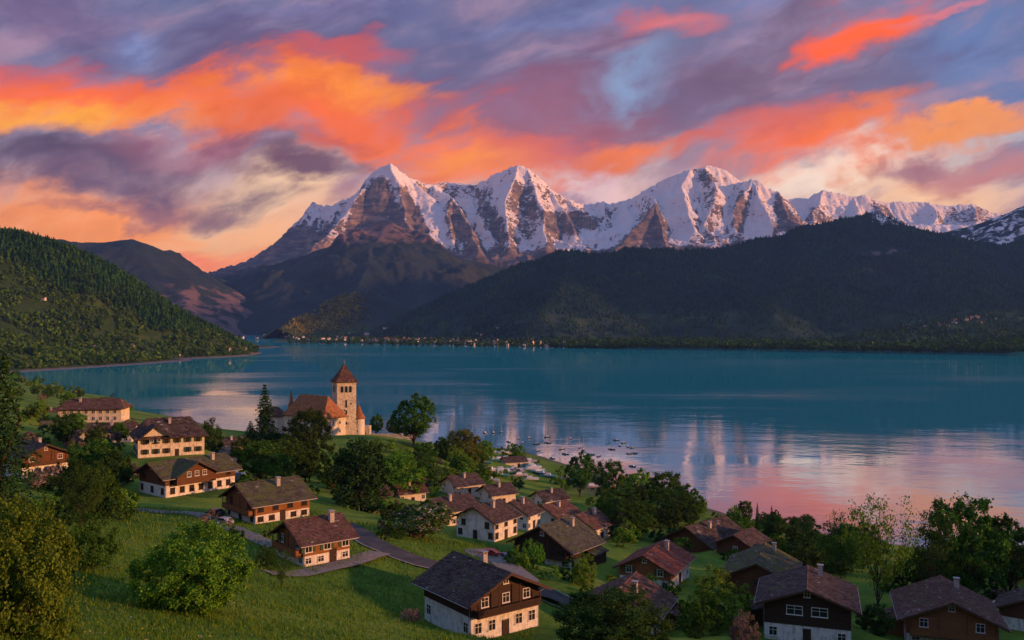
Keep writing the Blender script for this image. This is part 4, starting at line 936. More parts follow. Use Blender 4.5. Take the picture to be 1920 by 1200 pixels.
def window(parent, pos, rz, w, h, frame='white_paint', shutter=None, arch=False):
    key = (round(w, 2), round(h, 2), frame, arch)
    if key not in WIN:
        f = MB(); t = .10
        f.box(-w / 2 - t, -w / 2, -.09, .05, -h / 2 - t, h / 2 + t); f.box(w / 2, w / 2 + t, -.09, .05, -h / 2 - t, h / 2 + t)
        f.box(-w / 2, w / 2, -.09, .05, h / 2, h / 2 + t); f.box(-w / 2 - t * 1.6, w / 2 + t * 1.6, -.16, .05, -h / 2 - t * 1.5, -h / 2 - t * .01)
        f.box(-.03, .03, -.06, .02, -h / 2, h / 2); f.box(-w / 2, -.03, -.06, .02, h * .12, h * .12 + .05); f.box(.03, w / 2, -.06, .02, h * .12, h * .12 + .05)
        g = MB().box(-w / 2, w / 2, -.03, .01, -h / 2, h / 2)
        WIN[key] = (f.mesh('window', M[frame]), g.mesh('pane', M['window_glass']))
    fm, gm = WIN[key]
    o = link('window', fm, parent, pos, rz); link('pane', gm, o)
    if shutter:
        k2 = ('sh', round(w, 2), round(h, 2), shutter)
        if k2 not in WIN:
            s = MB().box(-w * .24, w * .24, -.06, -.005, -h / 2 - .04, h / 2 + .04)
            for q in range(5): s.box(-w * .2, w * .2, -.085, -.06, -h / 2 + h * (q + .15) / 5, -h / 2 + h * (q + .75) / 5)
            WIN[k2] = s.mesh('shutter', M[shutter])
        for sgn in (-1, 1): link('shutter', WIN[k2], o, (sgn * (w / 2 + .12 + w * .25), -.02, 0))
    return o

ANNEX = {'H': (1, .72, 5.0, 2.6, 3.0), 'E': (-1, .7, 5.0, 2.8, 3.2), 'K': (-1, .4, 6, 3.0, 3.2), 'C': (-1, .6, 4.5, 2.4, 3.0), 'I': (-1, .65, 4.5, 2.6, 3.2), 'B': (1, .8, 4.0, 2.4, 3.0), 'F': (-1, .6, 5.5, 2.8, 3.4), 'P': (1, .75, 4, 2.4, 3.2), 'D': (1, .5, 6, 2.6, 2.8)}
def house(h):
    W, L, ev, hb, oh = h['W'], h['L'], h['eave'], h['hb'], h['oh']
    tp = math.tan(R(h['pitch'])); rs = random.Random(h['key'])
    root = empty({'Q': 'barn', 'Q2': 'barn', 'G': 'shed', 'I': 'house', 'M': 'guesthouse', 'N': 'villa', 'V1': 'house', 'V2': 'house', 'V3': 'house', 'V4': 'house', 'V5': 'boathouse', 'W2': 'house', 'W3': 'house', 'W4': 'house', 'W5': 'house', 'O': 'terrace_house', 'R': 'house', 'R2': 'house', 'S': 'house', 'U': 'house', 'B': 'house', 'D': 'house', 'K': 'farmhouse'}.get(h['key'], 'chalet'), (h['c'][0], h['c'][1], h['base']), -h['az'])
    tag(root, h['label'], 'barn' if 'Q' in h['key'] else 'shed' if h['key'] == 'G' else 'house', 'houses of the lakeside village')
    hw, hl = W / 2, L / 2; dist = math.hypot(*h['c']); hip = h.get('hip')
    two = h['lower'] != h['upper']
    MB().box(-hw, hw, -hl, hl, -4.0, hb).build('wall', M[h['lower']], root)
    if hip:
        if two: MB().box(-hw - .07, hw + .07, -hl - .07, hl + .07, hb, ev).build('upper_wall', M[h['upper']], root)
    else:
        p = .07 if two else 0.0
        MB().prism([(-hw - p, hb), (hw + p, hb), (hw + p, ev), (0, ev + (hw + p) * tp), (-hw - p, ev)], 'y', -hl - p, hl + p).build('upper_wall' if two else 'gable_wall', M[h['upper']], root)
    # roof planes
    ze = ev - oh * tp + .12; zr = ev + hw * tp + .12; X = hw + oh; Yy = hl + oh
    if hip:
        k = hl - W * hip / 2 * 1.0
        traps = [((X, -Yy, ze), (X, Yy, ze), (0, -k, zr), (0, k, zr)), ((-X, Yy, ze), (-X, -Yy, ze), (0, k, zr), (0, -k, zr)),
                 ((-X, -Yy, ze), (X, -Yy, ze), (0, -k, zr), (0, -k, zr)), ((X, Yy, ze), (-X, Yy, ze), (0, k, zr), (0, k, zr))]
        ridge = (-k, k)
    else:
        traps = [((X, -Yy, ze), (X, Yy, ze), (0, -Yy, zr), (0, Yy, zr)), ((-X, Yy, ze), (-X, -Yy, ze), (0, Yy, zr), (0, -Yy, zr))]
        ridge = (-Yy, Yy)
    th = .2
    if h.get('cross'):
        t, cw, pr = h['cross']; yc = (t - .5) * L; zc = ev + (cw / 2) * tp * 1.25
        tpc = tp * 1.25; zce = ev - .6 * tpc + .12; zcr = zc + .2
        xin = (zr - zcr) / tp; Xo = hw + pr + oh * .8
        sgn = 1
        xe = X - (zce - ze) / tp if zce > ze else X
        xe = max(0, (zr - zce) / tp)
        traps += [((Xo, yc + cw / 2 + .6, zce), (xe, yc + cw / 2 + .6, zce), (Xo, yc, zcr), (xin, yc, zcr)), ((xe, yc - cw / 2 - .6, zce), (Xo, yc - cw / 2 - .6, zce), (xin, yc, zcr), (Xo, yc, zcr))]
        b = MB().prism([(yc - cw / 2, hb + .02), (yc + cw / 2, hb + .02), (yc + cw / 2, ev), (yc, zc), (yc - cw / 2, ev)], 'x', hw * .3, hw + pr)
        b.build('cross_gable', M[h['upper']], root)
        nw = max(2, int(cw / 3))
        for i in range(nw):
            window(root, (hw + pr, yc + (i - (nw - 1) / 2) * 2.2, ev + .15 if hb < ev else ev - 1.2), R(90), 1.0, 1.2)
    roof = slab_roof(traps, th).build('roof', M['beam'], root)
    row, col = (.42, .5) if dist < 175 else (.55, .7) if dist < 260 else (.8, 1.1)
    tag(link('roof_tiles', shingles(traps, row, col, rs), roof), kind='stuff')
        # ridge cap
    rc = MB(); n = max(3, int((ridge[1] - ridge[0]) / .6))
    for i in range(n):
        y0 = ridge[0] + (ridge[1] - ridge[0]) * i / n; y1 = ridge[0] + (ridge[1] - ridge[0]) * (i + 1.1) / n
        rc.prism([(-.2, zr + .02), (0, zr + .17 + rs.uniform(0, .03)), (.2, zr + .02), (0, zr - .02)], 'y', y0, min(y1, ridge[1]))
    rc.build('ridge_cap', M[h['roof']], roof)
    if not hip:
        # barge boards and purlin ends
        for yy in (-Yy - .06, Yy + .004):
            bb = MB()
            for s in (-1, 1):
                bb.add([(0, yy, zr + .03), (s * X, yy, ze + .03), (s * X, yy, ze - .3), (0, yy, zr - .3), (0, yy + .056, zr + .03), (s * X, yy + .056, ze + .03), (s * X, yy + .056, ze - .3), (0, yy + .056, zr - .3)],
                       [(0, 1, 2, 3), (7, 6, 5, 4), (0, 4, 5, 1), (1, 5, 6, 2), (2, 6, 7, 3)])
            bb.build('bargeboard', M['beam'], roof)
        for i, fx in enumerate((-.92, -.48, .48, .92)):
            zz = zr - th - abs(fx) * hw * tp - .24
            MB().box(fx * hw - .1, fx * hw + .1, -Yy + .12, -hl - .03, zz, zz + .22).build('purlin', M['beam'], roof)
    if not hip:
        for sd_ in (-1, 1):
            gx_ = sd_ * (X + .07); g_ = MB().tube((gx_, -Yy + .1, ze - .12), (gx_, Yy - .1, ze - .15), .08, .08, 6).build('gutter', M['grey_metal'], roof)
            MB().tube((gx_ - sd_ * .02, -hl - .05, ze - .2), (sd_ * (hw + .16), -hl + .14, ze - .7), .05, .05, 5).tube((sd_ * (hw + .16), -hl + .14, ze - .7), (sd_ * (hw + .16), -hl + .14, -.3), .05, .05, 5).build('downpipe', M['grey_metal'], g_)
    if h['key'] in ANNEX:
        sd_, t_, wy, dp, hh_ = ANNEX[h['key']]; y0 = (t_ - .5) * L - wy / 2; y1 = y0 + wy; xa = sd_ * (hw + .09); xb = sd_ * (hw + dp)
        an = MB().prism([(xa, -2.5), (xb, -2.5), (xb, hh_ - dp * .32), (xa, hh_)], 'y', y0, y1).build('annex', M[h['upper'] if two else 'timber_brown'], root)
        e_ = .45; xo = sd_ * (hw + dp + e_); zo = hh_ - (dp + e_) * .32 + .1
        p_ = [(xo, y0 - e_, zo), (xo, y1 + e_, zo), (xa, y0 - e_, hh_ + .1), (xa, y1 + e_, hh_ + .1)]
        if sd_ < 0: p_ = [p_[1], p_[0], p_[3], p_[2]]
        ar = slab_roof([tuple(p_)], .14).build('annex_roof', M['beam'], root)
        me_ = shingles([tuple(p_)], .45, .55, rs); me_.materials.append(M[h['roof']]); tag(link('roof_tiles', me_, ar), kind='stuff')
        window(an, (xb + sd_ * .0, (y0 + y1) / 2, hh_ * .45), R(90) * sd_, min(1.4, wy * .4), .9, 'beam')
    if h.get('chim'):
        cy = (h['chim'] - .5) * L; cx = hw * .32; zc = zr - cx * tp
        ch = MB().box(cx - .4, cx + .4, cy - .4, cy + .4, zc - .8, zc + 1.5).build('chimney', M['chimney_plaster'], root)
        c2 = MB().box(cx - .52, cx + .52, cy - .52, cy + .52, zc + 1.78, zc + 1.88)
        for a in (-1, 1):
            for b in (-1, 1): c2.box(cx + a * .32 - .08, cx + a * .32 + .08, cy + b * .32 - .08, cy + b * .32 + .08, zc + 1.5, zc + 1.78)
        c2.build('chimney_cap', M['grey_metal'], ch)
    sh = {'A': None, 'P': 'red_shutter', 'L': None, 'I': None, 'J': 'green_shutter', 'M': 'green_shutter', 'N': None, 'C': 'green_shutter'}.get(h['key'])
    def facade(side, lo, up):
        rz, ln, fx = {'F': (0, W, lambda u: (u, -hl)), 'R': (R(90), L, lambda u: (hw, u)), 'L': (R(-90), L, lambda u: (-hw, -u))}[side]
        skip = None
        for storey, n in ((0, lo), (1, up)):
            if not n: continue
            three = not two and ev > 5.0
            if two: zc = hb * .52 if storey == 0 else hb + (ev - hb) * .55 + (.35 if side == 'F' else 0)
            else: zc = ev * .27 if storey == 0 else ev * .74
            hh = min(1.45, (hb * .5 if two and storey == 0 else (ev - hb) * .6 if two else ev * .26)); hh = max(hh, .8)
            if side == 'F' and storey == 1 and two: hh = 1.3
            for i in range(n):
                span = ln * (.62 if (side == 'F' and storey == 1) else .80)
                u = 0 if n == 1 else -span / 2 + span * i / (n - 1)
                if h.get('twin') and side == 'F' and storey == 1: u = (-1.9, 1.9)[i % 2]
                x, y = fx(u); o = .07 if (two and storey == 1) else 0.0
                nx, ny = math.sin(rz), -math.cos(rz)
                wdt = 2.3 if h.get('twin') and side == 'F' and storey == 1 else min(1.15, span / max(n, 1) * .6)
                if storey == 0 and side in ('F', 'R') and i == n // 2 and n >= 3 and h['key'] not in ('L', 'N', 'O'):
                    d = MB().box(-.55, .55, -.08, .03, -1.05, 1.05).box(-.62, -.55, -.12, .03, -1.05, 1.12).box(.55, .62, -.12, .03, -1.05, 1.12).box(-.62, .62, -.12, .03, 1.12, 1.2).build('door', M['timber_dark'], root, (x, y, 1.08), rz)
                    MB().box(.36, .42, -.15, -.08, -.1, .05).build('handle', M['grey_metal'], d)
                    continue
                window(root, (x + nx * o, y + ny * o, zc), rz, wdt, hh, {'A': 'white_paint', 'L': 'beam', 'K': 'beam', 'H': 'beam', 'D': 'beam', 'Q': 'beam', 'M': 'beam', 'I': 'beam', 'B': 'beam', 'S': 'beam', 'R': 'beam'}.get(h['key'], 'white_paint'), shutter=sh if storey == 1 or not two else None)
    facade('F', *h['wf']); facade('R', *h['wr']); facade('L', *h['wl'])
    if two and not hip and hw * tp > 2.2: window(root, (0, -hl - .07, ev + hw * tp * .58), 0, .8, .8)
    if h.get('balcony'):
        bw = W * .47; d = 1.25
        bal = MB().box(-bw, bw, -hl - d, -hl - .08, hb - .05, hb + .12).build('balcony', M['beam'], root)
        rl = MB().box(-bw, bw, -hl - d - .05, -hl - d + .05, hb + .98, hb + 1.08)
        k = int(bw * 2 / .28)
        for i in range(k):
            x0 = -bw + i * 2 * bw / k; rl.box(x0 + .02, x0 + .24, -hl - d - .03, -hl - d + .02, hb + .14, hb + .98)
        for s in (-1, 1): rl.box(s * bw - .05, s * bw + .05, -hl - d + .05, -hl - .1, hb + .98, hb + 1.06); rl.box(s * bw - .03, s * bw + .03, -hl - d + .05, -hl - .1, hb + .2, hb + .94)
        rl.build('railing', M[h['upper']], bal)
        for i in range(4):
            x0 = -bw + .1 + i * (2 * bw - .2) / 3
            MB().box(x0 - .07, x0 + .07, -hl - d + .06, -hl - d + .2, hb + .12, ze + .0 if abs(x0) > bw * .8 else ev - .1 + (hw - abs(x0)) * tp * .6).build('post', M['beam'], bal)
    # tiles get the roof material (their own islands, their own shades)
    for o in [c for c in root.children if c.name.startswith('roof')]:
        for c in o.children:
            if c.get('kind') == 'stuff':
                c.data.materials.clear(); c.data.materials.append(M[h['roof']])
    return root
for h in HOUSES: house(h)

# ------------------------------------------------------------------ the castle
def castle():
    d0 = 480.0
    base = at(632, 815, d0)
    root = empty('castle', (base.x, base.y, base.z))
    tag(root, 'old stone castle with square tower and red roofs above the lake', 'castle')
    th = R(25.7); zt = 28.9
    # tower, its near corner at the origin: right face along u, left face along v
    u = Vector((math.cos(th), math.sin(th))); v = Vector((-math.sin(th), math.cos(th))); S = 10.6
    def tw(a, b, z): p = u * a + v * b; return (p.x, p.y, z)
    b = MB()
    # slightly battered walls
    q0 = [tw(-.35, -.35, -9), tw(S + .35, -.35, -9), tw(S + .35, S + .35, -9), tw(-.35, S + .35, -9)]
    q1 = [tw(0, 0, 9), tw(S, 0, 9), tw(S, S, 9), tw(0, S, 9)]; q2 = [tw(0, 0, zt), tw(S, 0, zt), tw(S, S, zt), tw(0, S, zt)]
    b.add(q0 + q1 + q2, [(0, 1, 5, 4), (1, 2, 6, 5), (2, 3, 7, 6), (3, 0, 4, 7), (4, 5, 9, 8), (5, 6, 10, 9), (6, 7, 11, 10), (7, 4, 8, 11), (8, 9, 10, 11)])
    tower = b.build('tower', M['castle_stone'], root)
    e = .95; zb = zt - .6; mid = .45; zm = zt + 2.2; za = zt + 9.2
    def ring(k, z): return [tw(-k, -k, z), tw(S + k, -k, z), tw(S + k, S + k, z), tw(-k, S + k, z)]
    r0 = ring(e, zb); r1 = ring(-S * .11, zm); ap = tw(S / 2, S / 2, za)
    traps = []
    for i in range(4):
        j = (i + 1) % 4; traps += [(r0[i], r0[j], r1[i], r1[j]), (r1[i], r1[j], ap, ap)]
    rf = slab_roof(traps, .25).build('tower_roof', M['beam'], root)
    me = shingles(traps, .7, .8, random.Random(5), .12); me.materials.append(M['tiles_redbrown']); tag(link('roof_tiles', me, rf), kind='stuff')
    c = tw(S / 2, S / 2, 0)
    MB().tube((c[0], c[1], za - .3), (c[0], c[1], za + 2.6), .16, .05).lathe([(0, za + .2), (.35, za + .5), (0, za + .85)], 10, (c[0], c[1])).build('finial', M['grey_metal'], rf)
    MB().add([tw(-.18, -.18, zt - 1.4), tw(S + .18, -.18, zt - 1.4), tw(S + .18, S + .18, zt - 1.4), tw(-.18, S + .18, zt - 1.4), tw(-.18, -.18, zt - 1.0), tw(S + .18, -.18, zt - 1.0), tw(S + .18, S + .18, zt - 1.0), tw(-.18, S + .18, zt - 1.0)],
             [(0, 1, 5, 4), (1, 2, 6, 5), (2, 3, 7, 6), (3, 0, 4, 7), (0, 3, 2, 1), (4, 5, 6, 7)]).build('cornice', M['castle_stone'], tower)
    def arch(parent, pos, rz, w, h, nm='belfry_window'):
        pts = [(-w / 2, 0), (w / 2, 0), (w / 2, h - w / 2)] + [(w / 2 * math.cos(a), h - w / 2 + w / 2 * math.sin(a)) for a in np.linspace(0, math.pi, 9)[1:-1]] + [(-w / 2, h - w / 2)]
        o = MB().prism(pts, 'y', -.05, .02).build(nm, M['window_glass'], parent, pos, rz)
        big = [(x * 1.28, z * 1.06 - .03) for x, z in pts]; k = len(pts)
        fr = MB(); vs = [(x, yy, z) for yy in (-.16, .01) for x, z in big] + [(x, yy, z) for yy in (-.16, .01) for x, z in pts]
        fr.add(vs, [(i, (i + 1) % k, 2 * k + (i + 1) % k, 2 * k + i) for i in range(k)] + [(i, i + k, (i + 1) % k + k, (i + 1) % k) for i in range(k)])
        fr.build('surround', M['chimney_plaster'], o)
        return o
    for a in (2.7, 5.0, 7.3): arch(tower, tw(a, -.02, zt - 6.2), th, 1.5, 3.4)
    for a in (4.2, 7.0): arch(tower, tw(-.02, a, zt - 6.2), th - R(90), 1.5, 3.4)
    arch(tower, tw(5.0, -.02, zt - 14.5), th, .95, 4.2, 'slit_window'); arch(tower, tw(5.0, -.02, zt - 18.2), th, .9, 2.4, 'slit_window')
    arch(tower, tw(4.0, -.02, zt - 16.2), th, .6, .9, 'slit_window'); arch(tower, tw(7.6, -.02, zt - 12.8), th, .6, .9, 'slit_window'); arch(tower, tw(5.0, -.1, 5.2), th, 1.3, 1.5, 'slit_window'); arch(tower, tw(-.02, 5.6, zt - 12.5), th - R(90), .9, 1.3, 'slit_window')
    # hall with hipped roof
    ax = R(-52); fc = at(607, 790, 466); fc = Vector((fc.x - base.x, fc.y - base.y))
    dl = Vector((math.sin(ax), math.cos(ax))); dr = Vector((math.cos(ax), -math.sin(ax)))  # along the hall, across the end
    Lh, Wh, ze = 33.0, 15.0, 10.6; zr = 21.3
    def hl(a, b_, z): p = fc + dl * a + dr * b_; return (p.x, p.y, z)
    q = [hl(0, 0, -7), hl(0, Wh, -7), hl(Lh, Wh, -7), hl(Lh, 0, -7)]; t = [(p[0], p[1], ze) for p in q]
    hall = MB().add(q + t, [(0, 1, 5, 4), (1, 2, 6, 5), (2, 3, 7, 6), (3, 0, 4, 7), (4, 5, 6, 7)]).build('hall', M['plaster_cream'], root)
    o = .9; k = 5.5
    c4_ = [hl(-o, -o, ze - .5), hl(-o, Wh + o, ze - .5), hl(Lh + o, Wh + o, ze - .5), hl(Lh + o, -o, ze - .5)]; ra = hl(k, Wh / 2, zr); rb = hl(Lh - k, Wh / 2, zr)
    traps = [(c4_[0], c4_[1], ra, ra), (c4_[1], c4_[2], ra, rb), (c4_[2], c4_[3], rb, rb), (c4_[3], c4_[0], rb, ra)]
    rf2 = slab_roof(traps, .25).build('hall_roof', M['beam'], root)
    me = shingles(traps, .8, .95, random.Random(6), .12); me.materials.append(M['tiles_castle']); tag(link('roof_tiles', me, rf2), kind='stuff')
    rzE = math.atan2(dr.y, dr.x); rzS = math.atan2(-dl.y, -dl.x)
    for b_ in (4.2, 6.6, 11.0): window(hall, hl(-.02, b_, ze - 3.2), rzE, 1.1, 1.7)
    for b_ in (4.2, 11.0): window(hall, hl(-.02, b_, ze - 8.0), rzE, 1.0, 1.5)
    for a in (4, 9, 14, 19, 24, 29):
        window(hall, hl(a, -.02, ze - 3.2), rzS, 1.1, 1.8); window(hall, hl(a, -.02, ze - 8), rzS, 1.0, 1.6)
    # round stair turret right of the tower and slim turrets at the far end
    def turret(px, d, r, eave, apex, mat, roofm, wallname='turret'):
        p = at(px, 800, d); p = (p.x - base.x, p.y - base.y)
        ez = at(px, eave, d).z - base.z; az = at(px, apex, d).z - base.z
        w = MB().lathe([(r * 1.03, -9), (r, 0), (r, ez)], 18, p).build(wallname, M[mat], root, smooth_shade=True)
        tr = []; n = 14; R0 = r * 1.22; R1 = r * .62; zmid = ez + (az - ez) * .32
        P = lambda rad, i, z: (p[0] + rad * math.cos(2 * math.pi * i / n), p[1] + rad * math.sin(2 * math.pi * i / n), z)
        for i in range(n):
            tr += [(P(R0, i, ez - .3), P(R0, i + 1, ez - .3), P(R1, i, zmid), P(R1, i + 1, zmid)), (P(R1, i, zmid), P(R1, i + 1, zmid), (p[0], p[1], az), (p[0], p[1], az))]
        rr = slab_roof(tr, .15).build('spire', M['beam'], w)
        me = shingles(tr, .6, .7, random.Random(px), .1); me.materials.append(M[roofm]); tag(link('roof_tiles', me, rr), kind='stuff')
        MB().tube((p[0], p[1], az - .2), (p[0], p[1], az + 1.6), .1, .03).build('finial', M['grey_metal'], w)
        for i, zz in enumerate((ez - 2.2, ez - 7)):
            window(w, (p[0] - r * math.sin(.1) + 0, p[1] - r * 1.0, zz), 0, .7, 1.1)
    turret(673, 488, 3.1, 783, 757, PA, 'tiles_castle')
    turret(546, 492, 1.5, 762, 730, PA, 'tiles_castle')
    # low west wing
    wf = at(520, 790, 492); wf = Vector((wf.x - base.x, wf.y - base.y)); a1 = R(-70); e1 = Vector((math.sin(a1), math.cos(a1))); e2 = Vector((math.cos(a1), -math.sin(a1)))
    def wl(a, b_, z): p = wf + e1 * a + e2 * b_; return (p.x, p.y, z)
    q = [wl(0, 0, -8), wl(0, 9, -8), wl(12, 9, -8), wl(12, 0, -8)]; t = [(p[0], p[1], 8.5) for p in q]
    wing = MB().add(q + t, [(0, 1, 5, 4), (1, 2, 6, 5), (2, 3, 7, 6), (3, 0, 4, 7), (4, 5, 6, 7)]).build('wing', M['plaster_pale'], root)
    cc = [wl(-.6, -.6, 8.2), wl(-.6, 9.6, 8.2), wl(12.6, 9.6, 8.2), wl(12.6, -.6, 8.2)]; ra = wl(3, 4.5, 13.6); rb = wl(9, 4.5, 13.6)
    traps = [(cc[0], cc[1], ra, ra), (cc[1], cc[2], ra, rb), (cc[2], cc[3], rb, rb), (cc[3], cc[0], rb, ra)]
    rf3 = slab_roof(traps, .2).build('wing_roof', M['beam'], root)
    me = shingles(traps, .7, .9, random.Random(8), .1); me.materials.append(M['tiles_redbrown']); tag(link('roof_tiles', me, rf3), kind='stuff')
    for a in (2.5, 6, 9.5): window(wing, wl(a, -.02, 5.6), math.atan2(-e1.y, -e1.x), .9, 1.5)
    # chapel gate right of the turret
    p = at(690, 800, 492); p = (p.x - base.x, p.y - base.y)
    MB().box(p[0] - 5, p[0] + 1, p[1] - 1, p[1] + 5, -9, 3.2).box(p[0] + 1, p[0] + 26, p[1] + 1, p[1] + 1.8, -12, -1.2).build('curtain_wall', M['castle_stone'], root)
castle()

# ------------------------------------------------------------------ trees
def leaf_quads(c, out, size, rs, jit=.7, asp=.62):
    n = out + rs.normal(size=c.shape) * jit; n /= np.linalg.norm(n, axis=1, keepdims=True) + 1e-9
    a = np.cross(n, rs.normal(size=c.shape)); a /= np.linalg.norm(a, axis=1, keepdims=True) + 1e-9; b = np.cross(n, a)
    s = (size * rs.uniform(.6, 1.3, len(c)))[:, None]
    v = np.stack([c - a * s, c - b * s * asp, c + a * s, c + b * s * asp], 1).reshape(-1, 3)
    return v, np.arange(len(v)).reshape(-1, 4)
def crown_broad(seed, lobes=11, R_=.36, zc=.60, vr=.36, per=16, leaves_per=56, leaf=.016, spread=.30, lo=.0):
    rs = np.random.default_rng(seed); Cn = []; On = []; tips = []
    ctr = np.array([0, 0, zc]); ax = np.array([R_, R_, vr])
    for i in range(lobes):
        t = (i + .5) / lobes; ph = i * 2.4 + rs.uniform(-.4, .4); zz = 1 - 2 * t
        d = np.array([math.sqrt(1 - zz * zz) * math.cos(ph), math.sqrt(1 - zz * zz) * math.sin(ph), zz])
        lc = ctr + d * ax * rs.uniform(.40, .78); lr = R_ * rs.uniform(.28, .60); tips.append(lc)
        cd = rs.normal(size=(per, 3)) + d * .7; cd /= np.linalg.norm(cd, axis=1, keepdims=True)
        cc = lc + cd * lr * rs.uniform(.70, 1.28, (per, 1))
        for q in range(per):
            m = int(leaves_per * rs.choice([.25, .6, 1.0, 1.5, 2.0])); p = cc[q] + rs.normal(size=(m, 3)) * lr * spread * .55
            o = cd[q] * .8 + d * .3 + np.array([0, 0, .35]); Cn.append(p); On.append(np.repeat(o[None] / np.linalg.norm(o), m, 0))
    c = np.concatenate(Cn); o = np.concatenate(On); k = c[:, 2] > lo; c, o = c[k], o[k]
    v, f = leaf_quads(c, o, leaf, rs)
    return v, f, tips
def crown_conifer(seed, Rb=.2, levels=26, leaf=.016, z0=.1, droop=.35):
    rs = np.random.default_rng(seed); Cn = []; On = []
    for i in range(levels):
        t = i / (levels - 1); z = z0 + (1 - z0) * t ** .92; r = Rb * (1 - t) ** .8 * rs.uniform(.8, 1.15) + .006
        nb = int(11 - 6 * t)
        for k in range(nb):
            a = k * 2 * math.pi / nb + i * .9 + rs.uniform(-.2, .2); rr = r * rs.uniform(.7, 1.15)
            m = int(8 + 70 * rr / Rb * .5); s = rs.uniform(.12, 1, m) ** .8
            p = np.stack([np.cos(a) * rr * s, np.sin(a) * rr * s, z - droop * rr * s * s + 0 * s], 1) + rs.normal(size=(m, 3)) * np.array([.011, .011, .008]) * (1.4 - t)
            Cn.append(p); o = np.array([np.cos(a) * .5, np.sin(a) * .5, .75]); On.append(np.repeat(o[None], m, 0))
    c = np.concatenate(Cn); o = np.concatenate(On); v, f = leaf_quads(c, o, leaf, rs, .5, .45); return v, f, []
def trunk_mesh(tips, h, r, seed, zb=.0):
    b = MB(); rs = random.Random(seed); top = h
    pts = [Vector((rs.uniform(-.01, .01) * i, rs.uniform(-.01, .01) * i, zb - .06 + (top + .06) * i / 5)) for i in range(6)]
    for i in range(5): b.tube(pts[i], pts[i + 1], r * (1 - i * .17), r * (1 - (i + 1) * .17), 7)
    for t in tips:
        t = Vector(t); s = pts[min(4, max(1, int(5 * (t.z - .12) / max(top, .1) * .6)))]
        m = (s + t) / 2 + Vector((0, 0, -.03)); b.tube(s, m, r * .45, r * .28, 5); b.tube(m, t, r * .28, r * .08, 5)
    return b.mesh('trunk', M['bark'], True)
VAR = {}
def variant(nm, crown, th, tr, rad, seed=1):
    v, f, tips = crown; VAR[nm] = (np_mesh('crown', v, f, M['leaf_green']), trunk_mesh(tips, th, tr, seed), rad)
variant('broad_a', crown_broad(1, 14, .36, .55, .42, 15, 66, .017, .23), .62, .022, .40); variant('broad_b', crown_broad(2, 15, .38, .54, .42, 15, 62, .017, .23), .6, .024, .42)
variant('tall', crown_broad(3, 14, .27, .56, .42, 15, 50, .015), .75, .018, .31)
variant('near_bush', crown_broad(4, 18, .60, .46, .46, 26, 84, .0165, .20), .45, .02, .66)
variant('bush', crown_broad(5, 13, .55, .45, .42, 15, 60, .020, .22), .4, .02, .62)
variant('airy', crown_broad(6, 13, .40, .62, .34, 12, 26, .013, .34), .7, .016, .44)
variant('tall_near', crown_broad(9, 22, .26, .52, .46, 28, 64, .0125, .30), .8, .016, .30)
variant('shrub', crown_broad(7, 6, .55, .42, .40, 9, 34, .045, .34), .3, .03, .65)
variant('shrub_b', crown_broad(8, 5, .50, .45, .45, 9, 34, .045, .34), .3, .03, .6)
variant('conifer_near', crown_conifer(7, .2, 46, .009, .04), .95, .014, .2); variant('conifer', crown_conifer(1), .95, .014, .2); variant('conifer_b', crown_conifer(2, .24, 22, .02, .06), .95, .016, .24)
nleaf = sum(len(v[0].polygons) for v in VAR.values())
def plant(nm, kind, x, y, hgt, rad, mat, label, cat, group=None, sink=.15, parts=True):
    cm, tm, vr = VAR[kind]
    o = empty(nm, (x, y, gz(x, y) - sink), random.uniform(0, 6.28), (rad / vr, rad / vr, hgt))
    tag(o, label, cat, group)
    c = link('crown', cm, o)
    c.material_slots[0].link = 'OBJECT'; c.material_slots[0].material = M[mat]
    link('trunk', tm, o)
    return o
def tree(kind, px, top, d, rpx, mat, label, nm='tree', cat='tree', group=None, dx=0):
    x = (px - 960) / F * d; g = gz(x, d); hgt = max(2.0, (H - (top - 600) / F * d) - g)
    return plant(nm, kind, x, d, hgt, rpx / F * d, mat, label, cat, group)
